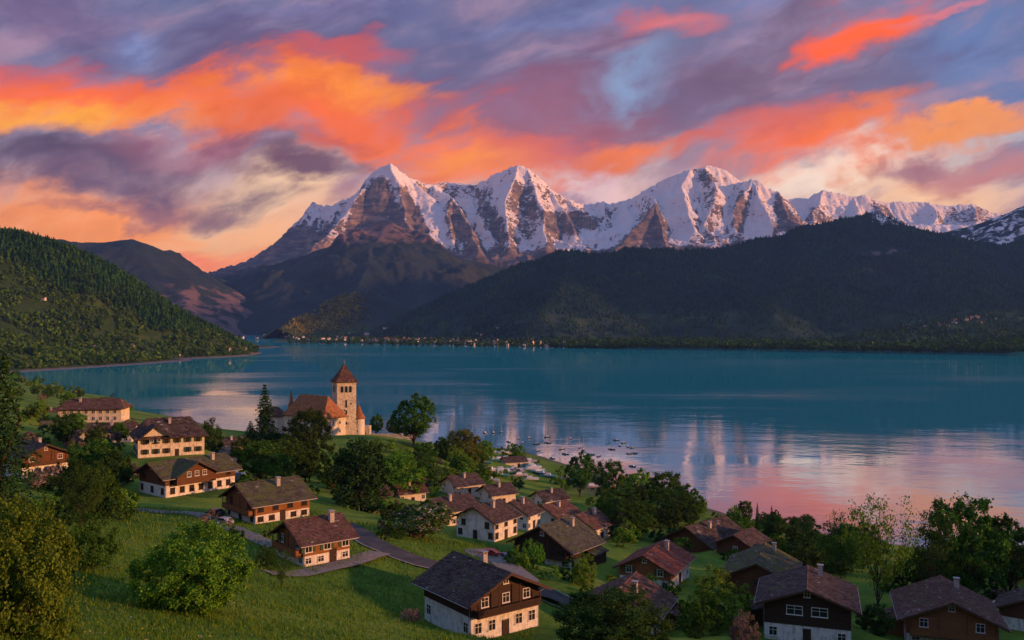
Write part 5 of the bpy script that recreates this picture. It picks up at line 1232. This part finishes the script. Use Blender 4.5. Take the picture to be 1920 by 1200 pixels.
TREES = [
    ('conifer_near', 8, 668, 84, 105, 'leaf_conifer', 'tall dark spruce rising along the left edge', 'spruce'),
    ('near_bush', 30, 952, 66, 108, 'leaf_lime', 'huge yellow-green bush filling the bottom left corner', 'bush'),
    ('near_bush', 362, 996, 98, 98, 'leaf_bright', 'large round bright green bush standing alone in the meadow', 'bush'),
    ('airy', 158, 872, 135, 40, 'leaf_dark', 'thin dark tree between the left bush and the long white chalet', 'tree'),
    ('bush', 172, 968, 112, 58, 'leaf_green', 'mid green bush left of the large round bush', 'bush'),
    ('bush', 90, 985, 100, 60, 'leaf_green', 'green bush behind the huge yellow-green corner bush', 'bush'),
    ('bush', 110, 930, 150, 36, 'leaf_dark', 'dark bush below the white chalet at the left edge', 'bush'),
    ('conifer', 497, 722, 345, 34, 'leaf_conifer', 'tall slender spruce left of the castle hall', 'spruce'),
    ('conifer_b', 470, 790, 352, 30, 'leaf_conifer', 'shorter spruce at the foot of the tall slender spruce', 'spruce'),
    ('broad_b', 578, 764, 345, 50, 'leaf_dark', 'dark round tree in front of the castle hall', 'tree'),
    ('broad_a', 530, 815, 330, 40, 'leaf_green', 'green tree between the tall spruce and the dark castle tree', 'tree'),
    ('tall', 676, 808, 262, 56, 'leaf_conifer', 'big very dark tree directly below the castle tower', 'tree'),
    ('broad_a', 775, 737, 452, 44, 'leaf_green', 'tall broad tree standing alone right of the castle', 'tree'),
    ('broad_b', 868, 803, 452, 38, 'leaf_russet', 'russet and green tree by the harbour below the lone broad tree', 'tree'),
    ('broad_a', 905, 825, 480, 20, 'leaf_bright', 'small bright tree at the harbour edge', 'tree'),
    ('broad_a', 1087, 845, 440, 31, 'leaf_green', 'round green tree on the lakeside meadow', 'tree'),
    ('broad_b', 1145, 860, 395, 34, 'leaf_green', 'leftmost tree of the lakeside clump right of the meadow', 'tree'),
    ('broad_a', 1195, 878, 372, 36, 'leaf_bright', 'lighter green tree in the lakeside clump', 'tree'),
    ('broad_b', 1245, 882, 350, 40, 'leaf_green', 'tallest tree of the lakeside clump against the water', 'tree'),
    ('broad_a', 1290, 905, 330, 30, 'leaf_green', 'right end tree of the lakeside clump', 'tree'),
    ('broad_b', 1165, 915, 315, 50, 'leaf_green', 'dense tree at the left front of the lakeside clump', 'tree'),
    ('broad_a', 1225, 935, 300, 50, 'leaf_dark', 'dark tree at the front of the lakeside clump above the barns', 'tree'),
    ('broad_b', 1180, 965, 262, 42, 'leaf_green', 'green tree between the red roofs and the big barn', 'tree'),
    ('broad_a', 792, 938, 190, 66, 'leaf_blossom', 'blossoming fruit tree with pale flowers beside the road', 'tree'),
    ('airy', 1645, 930, 172, 62, 'leaf_bright', 'airy light tree with sky showing through at the lower right shore', 'tree'),
    ('airy', 1575, 958, 190, 36, 'leaf_green', 'small airy tree left of the airy light tree', 'tree'),
    ('broad_b', 1815, 926, 182, 70, 'leaf_green', 'largest full tree on the right shore', 'tree'),
    ('broad_a', 1895, 962, 188, 52, 'leaf_dark', 'dark tree at the right edge beside the largest full tree', 'tree'),
    ('airy', 1745, 955, 176, 50, 'leaf_dark', 'dark open tree left of the largest full tree', 'tree'),
    ('broad_a', 1500, 1008, 215, 48, 'leaf_dark', 'dark tree behind the dark timber chalet', 'tree'),
    ('broad_b', 1560, 1000, 222, 46, 'leaf_green', 'green tree below the small airy tree', 'tree'),
    ('conifer', 1420, 942, 300, 7, 'leaf_conifer', 'little pointed spruce at the shore, left of two', 'spruce'),
    ('conifer', 1447, 948, 292, 9, 'leaf_conifer', 'little pointed spruce at the shore, right of two', 'spruce'),
    ('near_bush', 1145, 1112, 116, 105, 'leaf_dark', 'dark foreground bush hiding the red-brown tiled house', 'bush'),
    ('bush', 1352, 1072, 150, 66, 'leaf_yellow', 'yellow-green shrub left of the dark timber chalet', 'bush'),
    ('bush', 1310, 1110, 142, 46, 'leaf_green', 'green shrub between the foreground houses', 'bush'),
    ('bush', 392, 786, 330, 34, 'leaf_dark', 'dark rounded tree at the water beside the cream guesthouse', 'tree'),
    ('broad_a', 705, 775, 505, 16, 'leaf_green', 'small tree just right of the castle turret', 'tree'),
    ('broad_a', 738, 782, 500, 14, 'leaf_dark', 'small dark tree between castle turret and lone broad tree', 'tree'),
    ('broad_b', 215, 858, 262, 34, 'leaf_green', 'green tree in the gap left of the long white chalet', 'tree'),
    ('tall', 190, 835, 292, 24, 'leaf_dark', 'dark tree in front of the low cream terrace house', 'tree'),
    ('broad_a', 445, 845, 320, 24, 'leaf_green', 'small tree beside the lane right of the cream guesthouse', 'tree'),
    ('broad_b', 640, 870, 300, 40, 'leaf_dark', 'dark tree left of the big very dark tree', 'tree'),
    ('broad_b', 750, 850, 320, 46, 'leaf_bright', 'sunlit green tree right of the big very dark tree', 'tree'),
    ('bush', 1000, 1010, 178, 22, 'leaf_bright', 'leafy shrub against the dark gable of the moss-green chalet', 'bush'),
    ('bush', 1095, 1040, 172, 30, 'leaf_yellow', 'yellow flowering shrub below the moss-green chalet', 'bush'),
    ('bush', 770, 1150, 122, 22, 'leaf_pink', 'pinkish shrub at the meadow side of the large dark chalet', 'bush'),
    ('bush', 1395, 1150, 128, 34, 'leaf_pink', 'pink blossoming shrub in front of the dark timber chalet', 'bush'),
    ('bush', 1640, 1130, 150, 40, 'leaf_dark', 'dark shrub between the two right foreground chalets', 'bush'),
    ('bush', 500, 1020, 140, 20, 'leaf_dark', 'small dark shrub by the corner of the orange chalet', 'bush'),
    ('airy', 528, 1030, 128, 26, 'leaf_dark', 'small bare looking tree in front of the orange chalet', 'tree'),
]
for kind, px, top, d, rpx, mat, label, cat in TREES:
    tree(kind, px, top, d, rpx, mat, label, 'spruce' if cat == 'spruce' else 'bush' if cat == 'bush' else 'tree', cat)
# shrubs that nothing tells apart, by the place they grow in
rs_ = random.Random(3)
hb_ = [(h['c'][0], h['c'][1], max(h['L'], h['W']) * .62 + 1.5) for h in HOUSES] + [(-95, 482, 14), (-118, 480, 20)]
road_xy = [(p.x, p.y) for p in rp]
def free(x, y):
    return all((x - a) ** 2 + (y - b) ** 2 > r * r for a, b, r in hb_) and all((x - a) ** 2 + (y - b) ** 2 > 20 for a, b in road_xy)
SHORT = {'A': 'big meadow chalet', 'B': 'red-brown tiled house', 'C': 'small red chalet', 'D': 'old mossy house', 'E': 'dark timber chalet', 'F': 'tan timber chalet', 'G': 'right edge shed', 'H': 'moss-green chalet', 'I': 'white plastered house',
         'J': 'orange timber chalet', 'K': 'long mossy farmhouse', 'L': 'long white chalet', 'M': 'cream guesthouse', 'N': 'cream villa', 'O': 'low cream terrace', 'P': 'left edge chalet', 'Q': 'big old barn', 'Q2': 'smaller barn', 'R': 'pinkish roof', 'R2': 'red roof', 'S': 'low brown roof',
         'U': 'dark red roof', 'V1': 'small mossy house', 'V2': 'dark waterside house', 'V3': 'low brown house', 'V4': 'harbour slope house', 'V5': 'white boathouse', 'W1': 'small brown chalet', 'W2': 'far cream house', 'W3': 'small lawn house', 'W4': 'low shrub house', 'W5': 'small white house'}
MARKS = [(SHORT[h['key']], h['c'][0], h['c'][1], max(h['L'], h['W']) / 2) for h in HOUSES] + [('castle', -105, 482, 16), ('harbour lawn', 5, 480, 12)]
def where(x, y):
    nm, mx, my, mr = min(MARKS, key=lambda m: math.hypot(x - m[1], y - m[2]) - m[3])
    dpx = (x / y - mx / my) * my
    if dpx < -mr * .75: return 'left of the ' + nm
    if dpx > mr * .75: return 'right of the ' + nm
    return ('in front of the ' if y < my else 'behind the ') + nm
PENDING = {}
def later(o, label): PENDING.setdefault(label, []).append(o)
ORD = ['leftmost', 'second', 'third', 'fourth', 'fifth', 'sixth', 'seventh', 'eighth', 'ninth', 'tenth', 'eleventh', 'twelfth', 'thirteenth', 'fourteenth', 'fifteenth', 'sixteenth', 'seventeenth', 'eighteenth', 'nineteenth', 'twentieth', 'twenty-first', 'twenty-second', 'twenty-third', 'twenty-fourth', 'twenty-fifth', 'twenty-sixth']
def settle():
    for label, os_ in PENDING.items():
        os_.sort(key=lambda o: o.location.x / o.location.y)
        for i, o in enumerate(os_):
            o['label'] = label if len(os_) == 1 else f'{label}, leftmost of {len(os_)}' if i == 0 else f'{label}, rightmost of {len(os_)}' if i == len(os_) - 1 else f'{label}, {ORD[min(i, 25)]} of {len(os_)} from left'
HUE = {'leaf_green': 'green', 'leaf_bright': 'bright green', 'leaf_dark': 'dark green', 'leaf_yellow': 'yellow-green', 'leaf_pink': 'pinkish'}
def thicket(n, quad, mats, hr, label, group, nm='shrub'):
    """quad: photo pixel box x0,x1,y0,y1"""
    x0, x1, y0, y1 = quad; k = 0; tries = 0
    while k < n and tries < n * 6:
        tries += 1
        p = hit(rs_.uniform(x0, x1), rs_.uniform(y0, y1))
        if p.z < .6 or p.y > 1500 or not free(p.x, p.y): continue
        hgt = rs_.uniform(*hr) * (1 if p.y > 150 else .7)
        mt = rs_.choice(mats)
        o = plant(nm, rs_.choice(['shrub', 'shrub_b']), p.x, p.y, hgt, hgt * rs_.uniform(.6, .95), mt, label, 'shrub', group)
        later(o, f"{'small' if hgt < 3 else 'large' if hgt > 5.5 else 'middling'} {HUE[mt]} shrub {where(p.x, p.y)}")
        k += 1
A_, B_, D_, Y_, K_ = 'leaf_green', 'leaf_bright', 'leaf_dark', 'leaf_yellow', 'leaf_pink'
thicket(42, (690, 900, 845, 935), [A_, B_, B_, Y_, K_, K_], (3, 7), 'leafy shrub on the slope right of the castle trees', 'shrubs on the slope below the castle')
thicket(20, (440, 700, 850, 945), [A_, A_, D_, B_], (3, 8), 'green shrub on the slope under the castle hall', 'shrubs under the castle hall')
thicket(24, (1110, 1340, 950, 1050), [A_, D_, B_, A_, K_], (3, 7), 'shrub on the bank around the old barns', 'shrubs around the barns')
thicket(24, (1330, 1640, 965, 1080), [A_, D_, D_, A_], (2.5, 6), 'dark shrub along the lower right shore bank', 'shrubs on the right shore bank')
thicket(16, (1640, 1920, 1020, 1130), [A_, D_, D_, K_], (3, 7), 'shrub under the large trees on the right shore', 'shrubs under the right shore trees')
thicket(38, (50, 260, 735, 860), [A_, B_, Y_, D_, K_], (3, 7), 'shrub between the cream houses at the left bay', 'shrubs at the left bay')
thicket(32, (60, 260, 860, 985), [A_, D_, D_, B_, K_], (3, 6.5), 'shrub in the gardens below the left chalets', 'shrubs in the left gardens')
thicket(24, (690, 900, 930, 1020), [A_, B_, K_, D_], (2, 5), 'garden shrub around the blossoming tree', 'garden shrubs by the blossoming tree')
thicket(22, (960, 1160, 930, 1100), [A_, D_, K_, B_], (2, 5), 'garden shrub among the middle village houses', 'garden shrubs in the middle of the village')
thicket(16, (1060, 1700, 1090, 1200), [D_, A_, D_, Y_], (1.6, 4), 'low shrub between the foreground roofs', 'low shrubs between the foreground houses')
thicket(10, (380, 520, 900, 1010), [D_, A_, K_], (1.5, 3.5), 'low shrub beside the farmhouse lane', 'low shrubs beside the lane')
thicket(32, (870, 1130, 838, 925), [A_, B_, D_], (2, 5.5), 'shrub around the harbour lawn', 'shrubs around the harbour lawn')
thicket(18, (20, 240, 700, 745), [A_, B_, Y_], (5, 11), 'bushy tree on the tongue of land at the left bay', 'bushy trees on the left shore', 'bushy_tree')

def grove(n, quad, mats, hr, label, group):
    x0, x1, y0, y1 = quad; k = 0; tries = 0
    while k < n and tries < n * 6:
        tries += 1
        p = hit(rs_.uniform(x0, x1), rs_.uniform(y0, y1))
        if p.z < 1.0 or p.y > 1500 or not free(p.x, p.y): continue
        hgt = rs_.uniform(*hr); mt = rs_.choice(mats); o = plant('tree', rs_.choice(['broad_a', 'broad_b', 'tall', 'bush']), p.x, p.y, hgt, hgt * rs_.uniform(.34, .5), mt, label, 'tree', group); k += 1
        later(o, f"{'mid height' if hgt < 10 else 'tall'} {HUE[mt]} tree {where(p.x, p.y)}")
grove(9, (700, 860, 850, 930), [A_, B_, B_, Y_], (8, 13), 'mid height green tree on the slope right of the big very dark tree', 'trees on the slope below the castle')
grove(8, (450, 640, 855, 930), [A_, A_, D_], (9, 15), 'green tree on the wooded slope under the castle hall', 'trees under the castle hall')
grove(13, (1130, 1330, 960, 1030), [A_, D_, A_], (8, 13), 'tree on the bank above and beside the old barns', 'trees around the barns')
grove(16, (1380, 1680, 975, 1080), [A_, D_, D_], (7, 12), 'dark tree on the lower right bank in front of the water', 'trees on the lower right bank')
grove(6, (1700, 1915, 1060, 1130), [A_, D_], (8, 13), 'tree behind the tan chalet under the right shore trees', 'trees behind the tan chalet')
grove(8, (60, 250, 745, 850), [A_, B_, D_], (7, 12), 'garden tree among the cream houses at the left bay', 'garden trees at the left bay')
grove(5, (150, 250, 890, 985), [A_, D_, D_], (7, 12), 'tree in the dense gardens left of the long white chalet', 'trees in the left gardens')
grove(8, (1290, 1520, 950, 1010), [A_, D_, B_], (5, 9), 'tree on the bare shore bank', 'trees on the shore bank')
grove(7, (860, 1000, 840, 915), [A_, B_], (7, 11), 'tree beside the boats on the harbour lawn', 'trees at the harbour')

# ------------------------------------------------------------------ boats, cars, far houses
mottled('hull_white', c4(.62, .62, .62), c4(.74, .74, .73), 2, .35, .05, .01, spec=.5)
mottled('hull_dark', c4(.02, .025, .035), c4(.05, .055, .07), 2, .35, .05, .01, spec=.5)
mottled('tarp_teal', c4(.05, .22, .24), c4(.12, .36, .38), 2, .7)
mottled('tarp_lilac', c4(.34, .30, .42), c4(.55, .52, .62), 2, .7)
mottled('sail_cover', c4(.05, .07, .16), c4(.10, .12, .24), 2, .7)
mottled('rubber', c4(.012, .012, .012), c4(.03, .03, .03), 4, .8)
for nm, c in (('paint_white', (.62, .62, .63)), ('paint_silver', (.30, .31, .33)), ('paint_blue', (.04, .07, .16)), ('paint_black', (.02, .02, .022)), ('paint_red', (.28, .03, .02))):
    mottled(nm, c4(*[x * .92 for x in c]), c4(*c), 1.5, .3, 0.02, .005, spec=.6)
def hull_mesh(mat, L=7.0, Wd=2.3, fb=.8):
    """a boat hull: sections from transom to stem"""
    st = [(-.5, .78, .95), (-.25, .97, .92), (.05, 1.0, .95), (.3, .78, 1.05), (.44, .38, 1.2), (.5, .03, 1.3)]
    vs = []; fs = []
    for t, w, s in st:
        y = t * L; hw = w * Wd / 2
        vs += [(-hw, y, fb * s), (-hw * .8, y, .05), (0, y, -.35 * (1 if t < .4 else .3)), (hw * .8, y, .05), (hw, y, fb * s), (0, y, fb * s * .92)]
    for i in range(len(st) - 1):
        a = i * 6; b = a + 6
        for k in range(4): fs.append((a + k, a + k + 1, b + k + 1, b + k))
        fs += [(a + 4, a + 5, b + 5, b + 4), (a + 5, a, b, b + 5)]
    fs += [(0, 1, 2, 3, 4, 5), tuple(range(len(vs) - 6, len(vs)))]
    me = bpy.data.meshes.new('hull'); me.from_pydata(vs, [], fs); me.materials.append(M[mat]); me.update(); return me
HULL = {m: hull_mesh(m) for m in ('hull_white', 'hull_dark', 'tarp_teal', 'tarp_lilac')}
CAB = MB().prism([(-1.2, .7), (1.5, .8), (.9, 1.5), (-1.0, 1.55)], 'x', -.7, .7).mesh('cabin', M['hull_white'])
CABW = MB().prism([(-.8, 1.0), (1.12, 1.0), (.85, 1.36), (-.75, 1.38)], 'x', -.72, .72).mesh('cabin_window', M['window_glass'])
MAST = MB().tube((0, .6, .7), (0, .6, 11.5), .075, .045).tube((0, .6, 7.5), (.8, .6, 7.5), .03, .03, 4).tube((0, .6, 7.5), (-.8, .6, 7.5), .03, .03, 4).mesh('mast', M['hull_white'])
BOOM = MB().tube((0, .5, 1.75), (0, -2.9, 1.8), .16, .12).mesh('boom', M['sail_cover'])
STAY = MB().tube((0, .6, 11.4), (0, 3.4, 1.0), .025, .025, 3).tube((0, .6, 11.4), (0, -3.4, .9), .025, .025, 3).mesh('stays', M['grey_metal'])
def boat(px, py, sail, mat, label, group, z=0.0, sc_=1.0, ang=None):
    d = (H - z) * F / (py - 600); o = empty('sailboat' if sail else 'motorboat', ((px - 960) / F * d, d, z), random.uniform(0, 6.28) if ang is None else ang, sc_)
    tag(o, label, 'boat', group); later(o, label)
    link('hull', HULL[mat], o); c = link('cabin', CAB, o); link('window_strip', CABW, c)
    if sail: m = link('mast', MAST, o); link('boom', BOOM, m); link('stays', STAY, m)
    return o
for px, py in [(909, 812), (925, 812), (940, 811), (972, 823), (1006, 833), (1026, 820), (1086, 840), (1094, 844)]:
    boat(px, py, True, 'hull_dark', 'sailboat with bare mast moored off the harbour', 'sailboats moored off the harbour', sc_=.8)
for px, py in [(992, 822), (954, 829), (980, 831), (1027, 831), (1054, 843), (1060, 852), (1070, 823), (1109, 853), (1122, 856), (1147, 843), (1155, 826), (1162, 836), (1177, 838), (1186, 840), (1181, 851), (1189, 850), (1169, 831), (1186, 875), (1008, 846), (1036, 860)]:
    boat(px, py, False, 'hull_dark', 'small dark motorboat on the pale water off the harbour', 'motorboats off the harbour', sc_=.72)
for px, py, mt in [(922, 866, 'tarp_teal'), (935, 864, 'hull_white'), (948, 863, 'hull_white'), (962, 866, 'hull_white'), (981, 871, 'hull_white'), (925, 887, 'tarp_lilac'), (938, 886, 'hull_white'), (950, 888, 'tarp_lilac'), (964, 884, 'hull_white'), (1000, 880, 'hull_white'), (1064, 902, 'tarp_lilac'), (1078, 903, 'tarp_teal'), (1094, 915, 'tarp_teal'), (1110, 917, 'tarp_lilac'), (915, 850, 'hull_white'), (944, 852, 'hull_white'), (1015, 892, 'hull_dark')] + [(rs_.uniform(905, 1030), rs_.uniform(862, 905), rs_.choice(['hull_white', 'hull_white', 'tarp_lilac', 'tarp_teal'])) for _ in range(16)]:
    p = hit(px, py); o = empty('stored_boat', (p.x, p.y, max(p.z, .2) + .35), R(90) + random.uniform(-.3, .3), 1.35)
    col_ = {'tarp_teal': 'teal covered', 'tarp_lilac': 'pale lilac covered', 'hull_white': 'white', 'hull_dark': 'dark'}[mt]
    tag(o, f'{col_} boat laid up on the harbour lawn', 'boat', f'{col_} boats on the harbour lawn'); later(o, f'{col_} boat laid up on the harbour lawn'); link('hull', HULL[mt], o); link('cabin', CAB, o)
def car_parts():
    body = MB().prism([(-2.1, .35), (2.1, .35), (2.15, .75), (1.3, .92), (.75, 1.42), (-1.05, 1.45), (-1.75, .98), (-2.15, .9)], 'x', -.85, .85).mesh('body', None)
    glass = MB().prism([(-1.55, .98), (1.1, .95), (.68, 1.36), (-1.0, 1.38)], 'x', -.865, .865).mesh('windows', M['window_glass'])
    wheel = MB()
    wheel = wheel.tube((-.1, 0, 0), (.1, 0, 0), .33, .33, 14).mesh('wheel', M['rubber'])
    hub = MB().tube((-.115, 0, 0), (.115, 0, 0), .18, .18, 10).mesh('rim', M['grey_metal'])
    lamp = MB().box(-.16, .16, -.03, .03, -.08, .08).mesh('headlight', M['white_paint'])
    return body, glass, wheel, hub, lamp
CP = car_parts()
def car(px, py, ang, paint, label):
    p = hit(px, py); o = empty('parked_car', (p.x, p.y, p.z + .22), R(ang)); tag(o, label, 'car', 'cars parked in the village')
    b = link('body', CP[0].copy(), o); b.data.materials.append(M[paint]); link('windows', CP[1], b)
    for x in (-.8, .8):
        for y in (-1.3, 1.35): w = link('wheel', CP[2], o, (x, y, .33)); link('rim', CP[3], w)
        link('headlight', CP[4], o, (x * .75, 2.15, .68))
for a in [(440, 893, 30, 'paint_silver', 'silver car parked on the lane above the farmhouse'), (456, 897, 35, 'paint_white', 'white car parked next to the silver car on the lane'), (404, 968, 60, 'paint_black', 'black car parked left of the farmhouse'),
          (420, 985, 55, 'paint_silver', 'grey car parked on the path by the farmhouse'), (915, 1046, 80, 'paint_red', 'dark red car on the gravel drive of the white house'), (950, 1052, 20, 'paint_blue', 'dark blue car on the gravel drive'), (1884, 1142, 40, 'paint_white', 'pale car between the right edge shed and the tan chalet')]: car(*a)

def far_house_mesh(wall, roof):
    b = MB().box(-5, 5, -4, 4, -2, 5.5).prism([(-4, 5.5), (4, 5.5), (0, 8.2)], 'x', -5, 5); nw = len(b.f)
    for s in (-1, 1): b.add([(-5.6, 0, 8.5), (5.6, 0, 8.5), (5.6, s * 4.8, 5.2), (-5.6, s * 4.8, 5.2), (-5.6, 0, 8.2), (5.6, 0, 8.2), (5.6, s * 4.8, 4.9), (-5.6, s * 4.8, 4.9)], [(0, 1, 2, 3), (7, 6, 5, 4), (0, 4, 5, 1), (1, 5, 6, 2), (2, 6, 7, 3), (3, 7, 4, 0)])
    me = b.mesh('far_house', M[wall]); me.materials.append(M[roof])
    for i, p in enumerate(me.polygons): p.material_index = 1 if i >= nw else 0
    return me
FH = [far_house_mesh(WH, 'tiles_redbrown'), far_house_mesh(PA, 'tiles_brown'), far_house_mesh(CR, 'tiles_red'), far_house_mesh(WH, 'tiles_dark')]
def far_house(x, y, z, label, group, s=1.0):
    o = link('far_house', rs_.choice(FH), None, (x, y, z), rs_.uniform(0, 3.14)); k = s * rs_.uniform(.8, 1.5); o.scale = (k * rs_.uniform(.9, 1.6), k, k * rs_.uniform(.8, 1.15)); tag(o, label, 'house', group)
    if 'headland' in group: later(o, label)
for i in range(210):
    px = min(1060, max(440, rs_.gauss(790, 170))); py = rs_.uniform(627, 649 if px > 700 else 640) 
    py = max(py, 619); d = (H - 5) * F / (py - 600)
    sh = 4045 if px < 480 else 4045 + (px - 480) * (3480 - 4045) / 220 if px < 700 else 3480 + (px - 700) * (2878 - 3480) / 350
    d = max(d, sh + 25); d = min(d, 4900)
    x = (px - 960) / F * d; z = max(float(range_z(np.array([x]), np.array([d]))[0]), 2.0)
    if z > 60: continue
    far_house(x, d, z, 'small pale house in the town along the far shore', 'houses of the far lakeside town')
for i in range(42):
    px = rs_.uniform(1690, 1870); py = 612 - (px - 1690) * .09 + rs_.uniform(-9, 9)
    dd = np.linspace(3000, 3800, 120); xx = (px - 960) / F * dd; g = range_z(xx, dd); ray = H - (py - 600) / F * dd; k = np.nonzero(g > ray)[0]
    if len(k): far_house(xx[k[0]], dd[k[0]], g[k[0]], 'tiny house in the hamlet on the green terrace far right', 'houses of the hamlet on the right terrace', .8)
for px, py in [(250, 652), (262, 667), (285, 662), (318, 662), (338, 668), (432, 659), (448, 660), (458, 657), (83, 565), (172, 655)]:
    dd = np.linspace(1450, 2500, 300); xx = (px - 960) / F * dd; g = np.clip(head_z(xx, dd), 0, 700); ray = H - (py - 600) / F * dd; k = np.nonzero(g > ray)[0]
    if len(k): far_house(xx[k[0]], dd[k[0]] - 4, g[k[0]] + 1, 'small house among the trees on the headland shore', 'houses on the headland', .8)

settle()
# ------------------------------------------------------------------ meadow grass (nobody could count it)
def meadow_grass():
    rs = np.random.default_rng(9); n = 90000
    d = 46 * np.exp(rs.uniform(0, 1.55, n)); px = rs.uniform(-60, 1000, n); x = (px - 960) / F * d
    z = ground_z(x, d); py = pyof(d, z); k = (py > 940) & (py < 1260) & (d < 205)
    for a, b, r in hb_: k &= (x - a) ** 2 + (d - b) ** 2 > (r * .8) ** 2
    for a, b in road_xy: k &= (x - a) ** 2 + (d - b) ** 2 > 9.5
    x, d, z = x[k], d[k], z[k]; n = len(x); s = .10 + d / 900.0
    a = rs.uniform(0, 6.28, n); hh = s * rs.uniform(.8, 2.6, n) * (.7 + .5 * (fbm(x / 6, d / 6, 2) > 0)); w = s * .35
    lean = rs.normal(size=(n, 2)) * s[:, None] * .7
    v = np.stack([np.stack([x - np.cos(a) * w, d - np.sin(a) * w, z - .03], -1), np.stack([x + np.cos(a) * w, d + np.sin(a) * w, z - .03], -1), np.stack([x + lean[:, 0], d + lean[:, 1], z + hh], -1)], 1).reshape(-1, 3)
    leaves('grass_blade', [c4(.05, .09, .014), c4(.075, .125, .018), c4(.11, .15, .026), c4(.16, .15, .035)], .35)
    tag(link('meadow_grass', np_mesh('meadow_grass', v, np.arange(len(v)).reshape(-1, 3), M['grass_blade'])), 'short grass of the sloping meadow', 'grass', kind='stuff')
meadow_grass()
def wildflowers():
    rs = np.random.default_rng(19); n = 2600
    d = 50 * np.exp(rs.uniform(0, 1.3, n)); px = rs.uniform(-40, 800, n); x = (px - 960) / F * d; z = ground_z(x, d); py = pyof(d, z)
    k = (py > 960) & (d < 190) & (fbm(x / 9, d / 9, 3) > .12)
    for a, b, r in hb_: k &= (x - a) ** 2 + (d - b) ** 2 > (r * .8) ** 2
    for a, b in road_xy: k &= (x - a) ** 2 + (d - b) ** 2 > 9.5
    c = np.stack([x, d, z + .2], -1)[k]
    v, f = leaf_quads(c, np.repeat(np.array([[0, -.3, .9]]), len(c), 0), .035 + c[:, 1] * .0004, rs, .3, 1.0)
    leaves('flower_pink', [c4(.55, .42, .05), c4(.60, .50, .10), c4(.60, .58, .50)], .2)
    tag(link('wildflowers', np_mesh('wildflowers', v, f, M['flower_pink'])), 'tiny yellow and white flowers scattered in the meadow', 'flowers', kind='stuff')
wildflowers()

# ------------------------------------------------------------------ evening air
def haze():
    b = MB().box(-9600, 9600, -2300, 11400, -10, 1950)
    m, N, out = new_mat('air')
    v = N.n('ShaderNodeVolumePrincipled'); v.inputs['Color'].default_value = (.22, .46, 1.0, 1); v.inputs['Density'].default_value = 3.2e-5
    v.inputs['Anisotropy'].default_value = 0.2
    N.link(v.outputs[0], out.inputs['Volume'])
    tag(b.build('haze', m), 'thin blue evening haze over the lake and mountains', 'haze', kind='stuff')
haze()
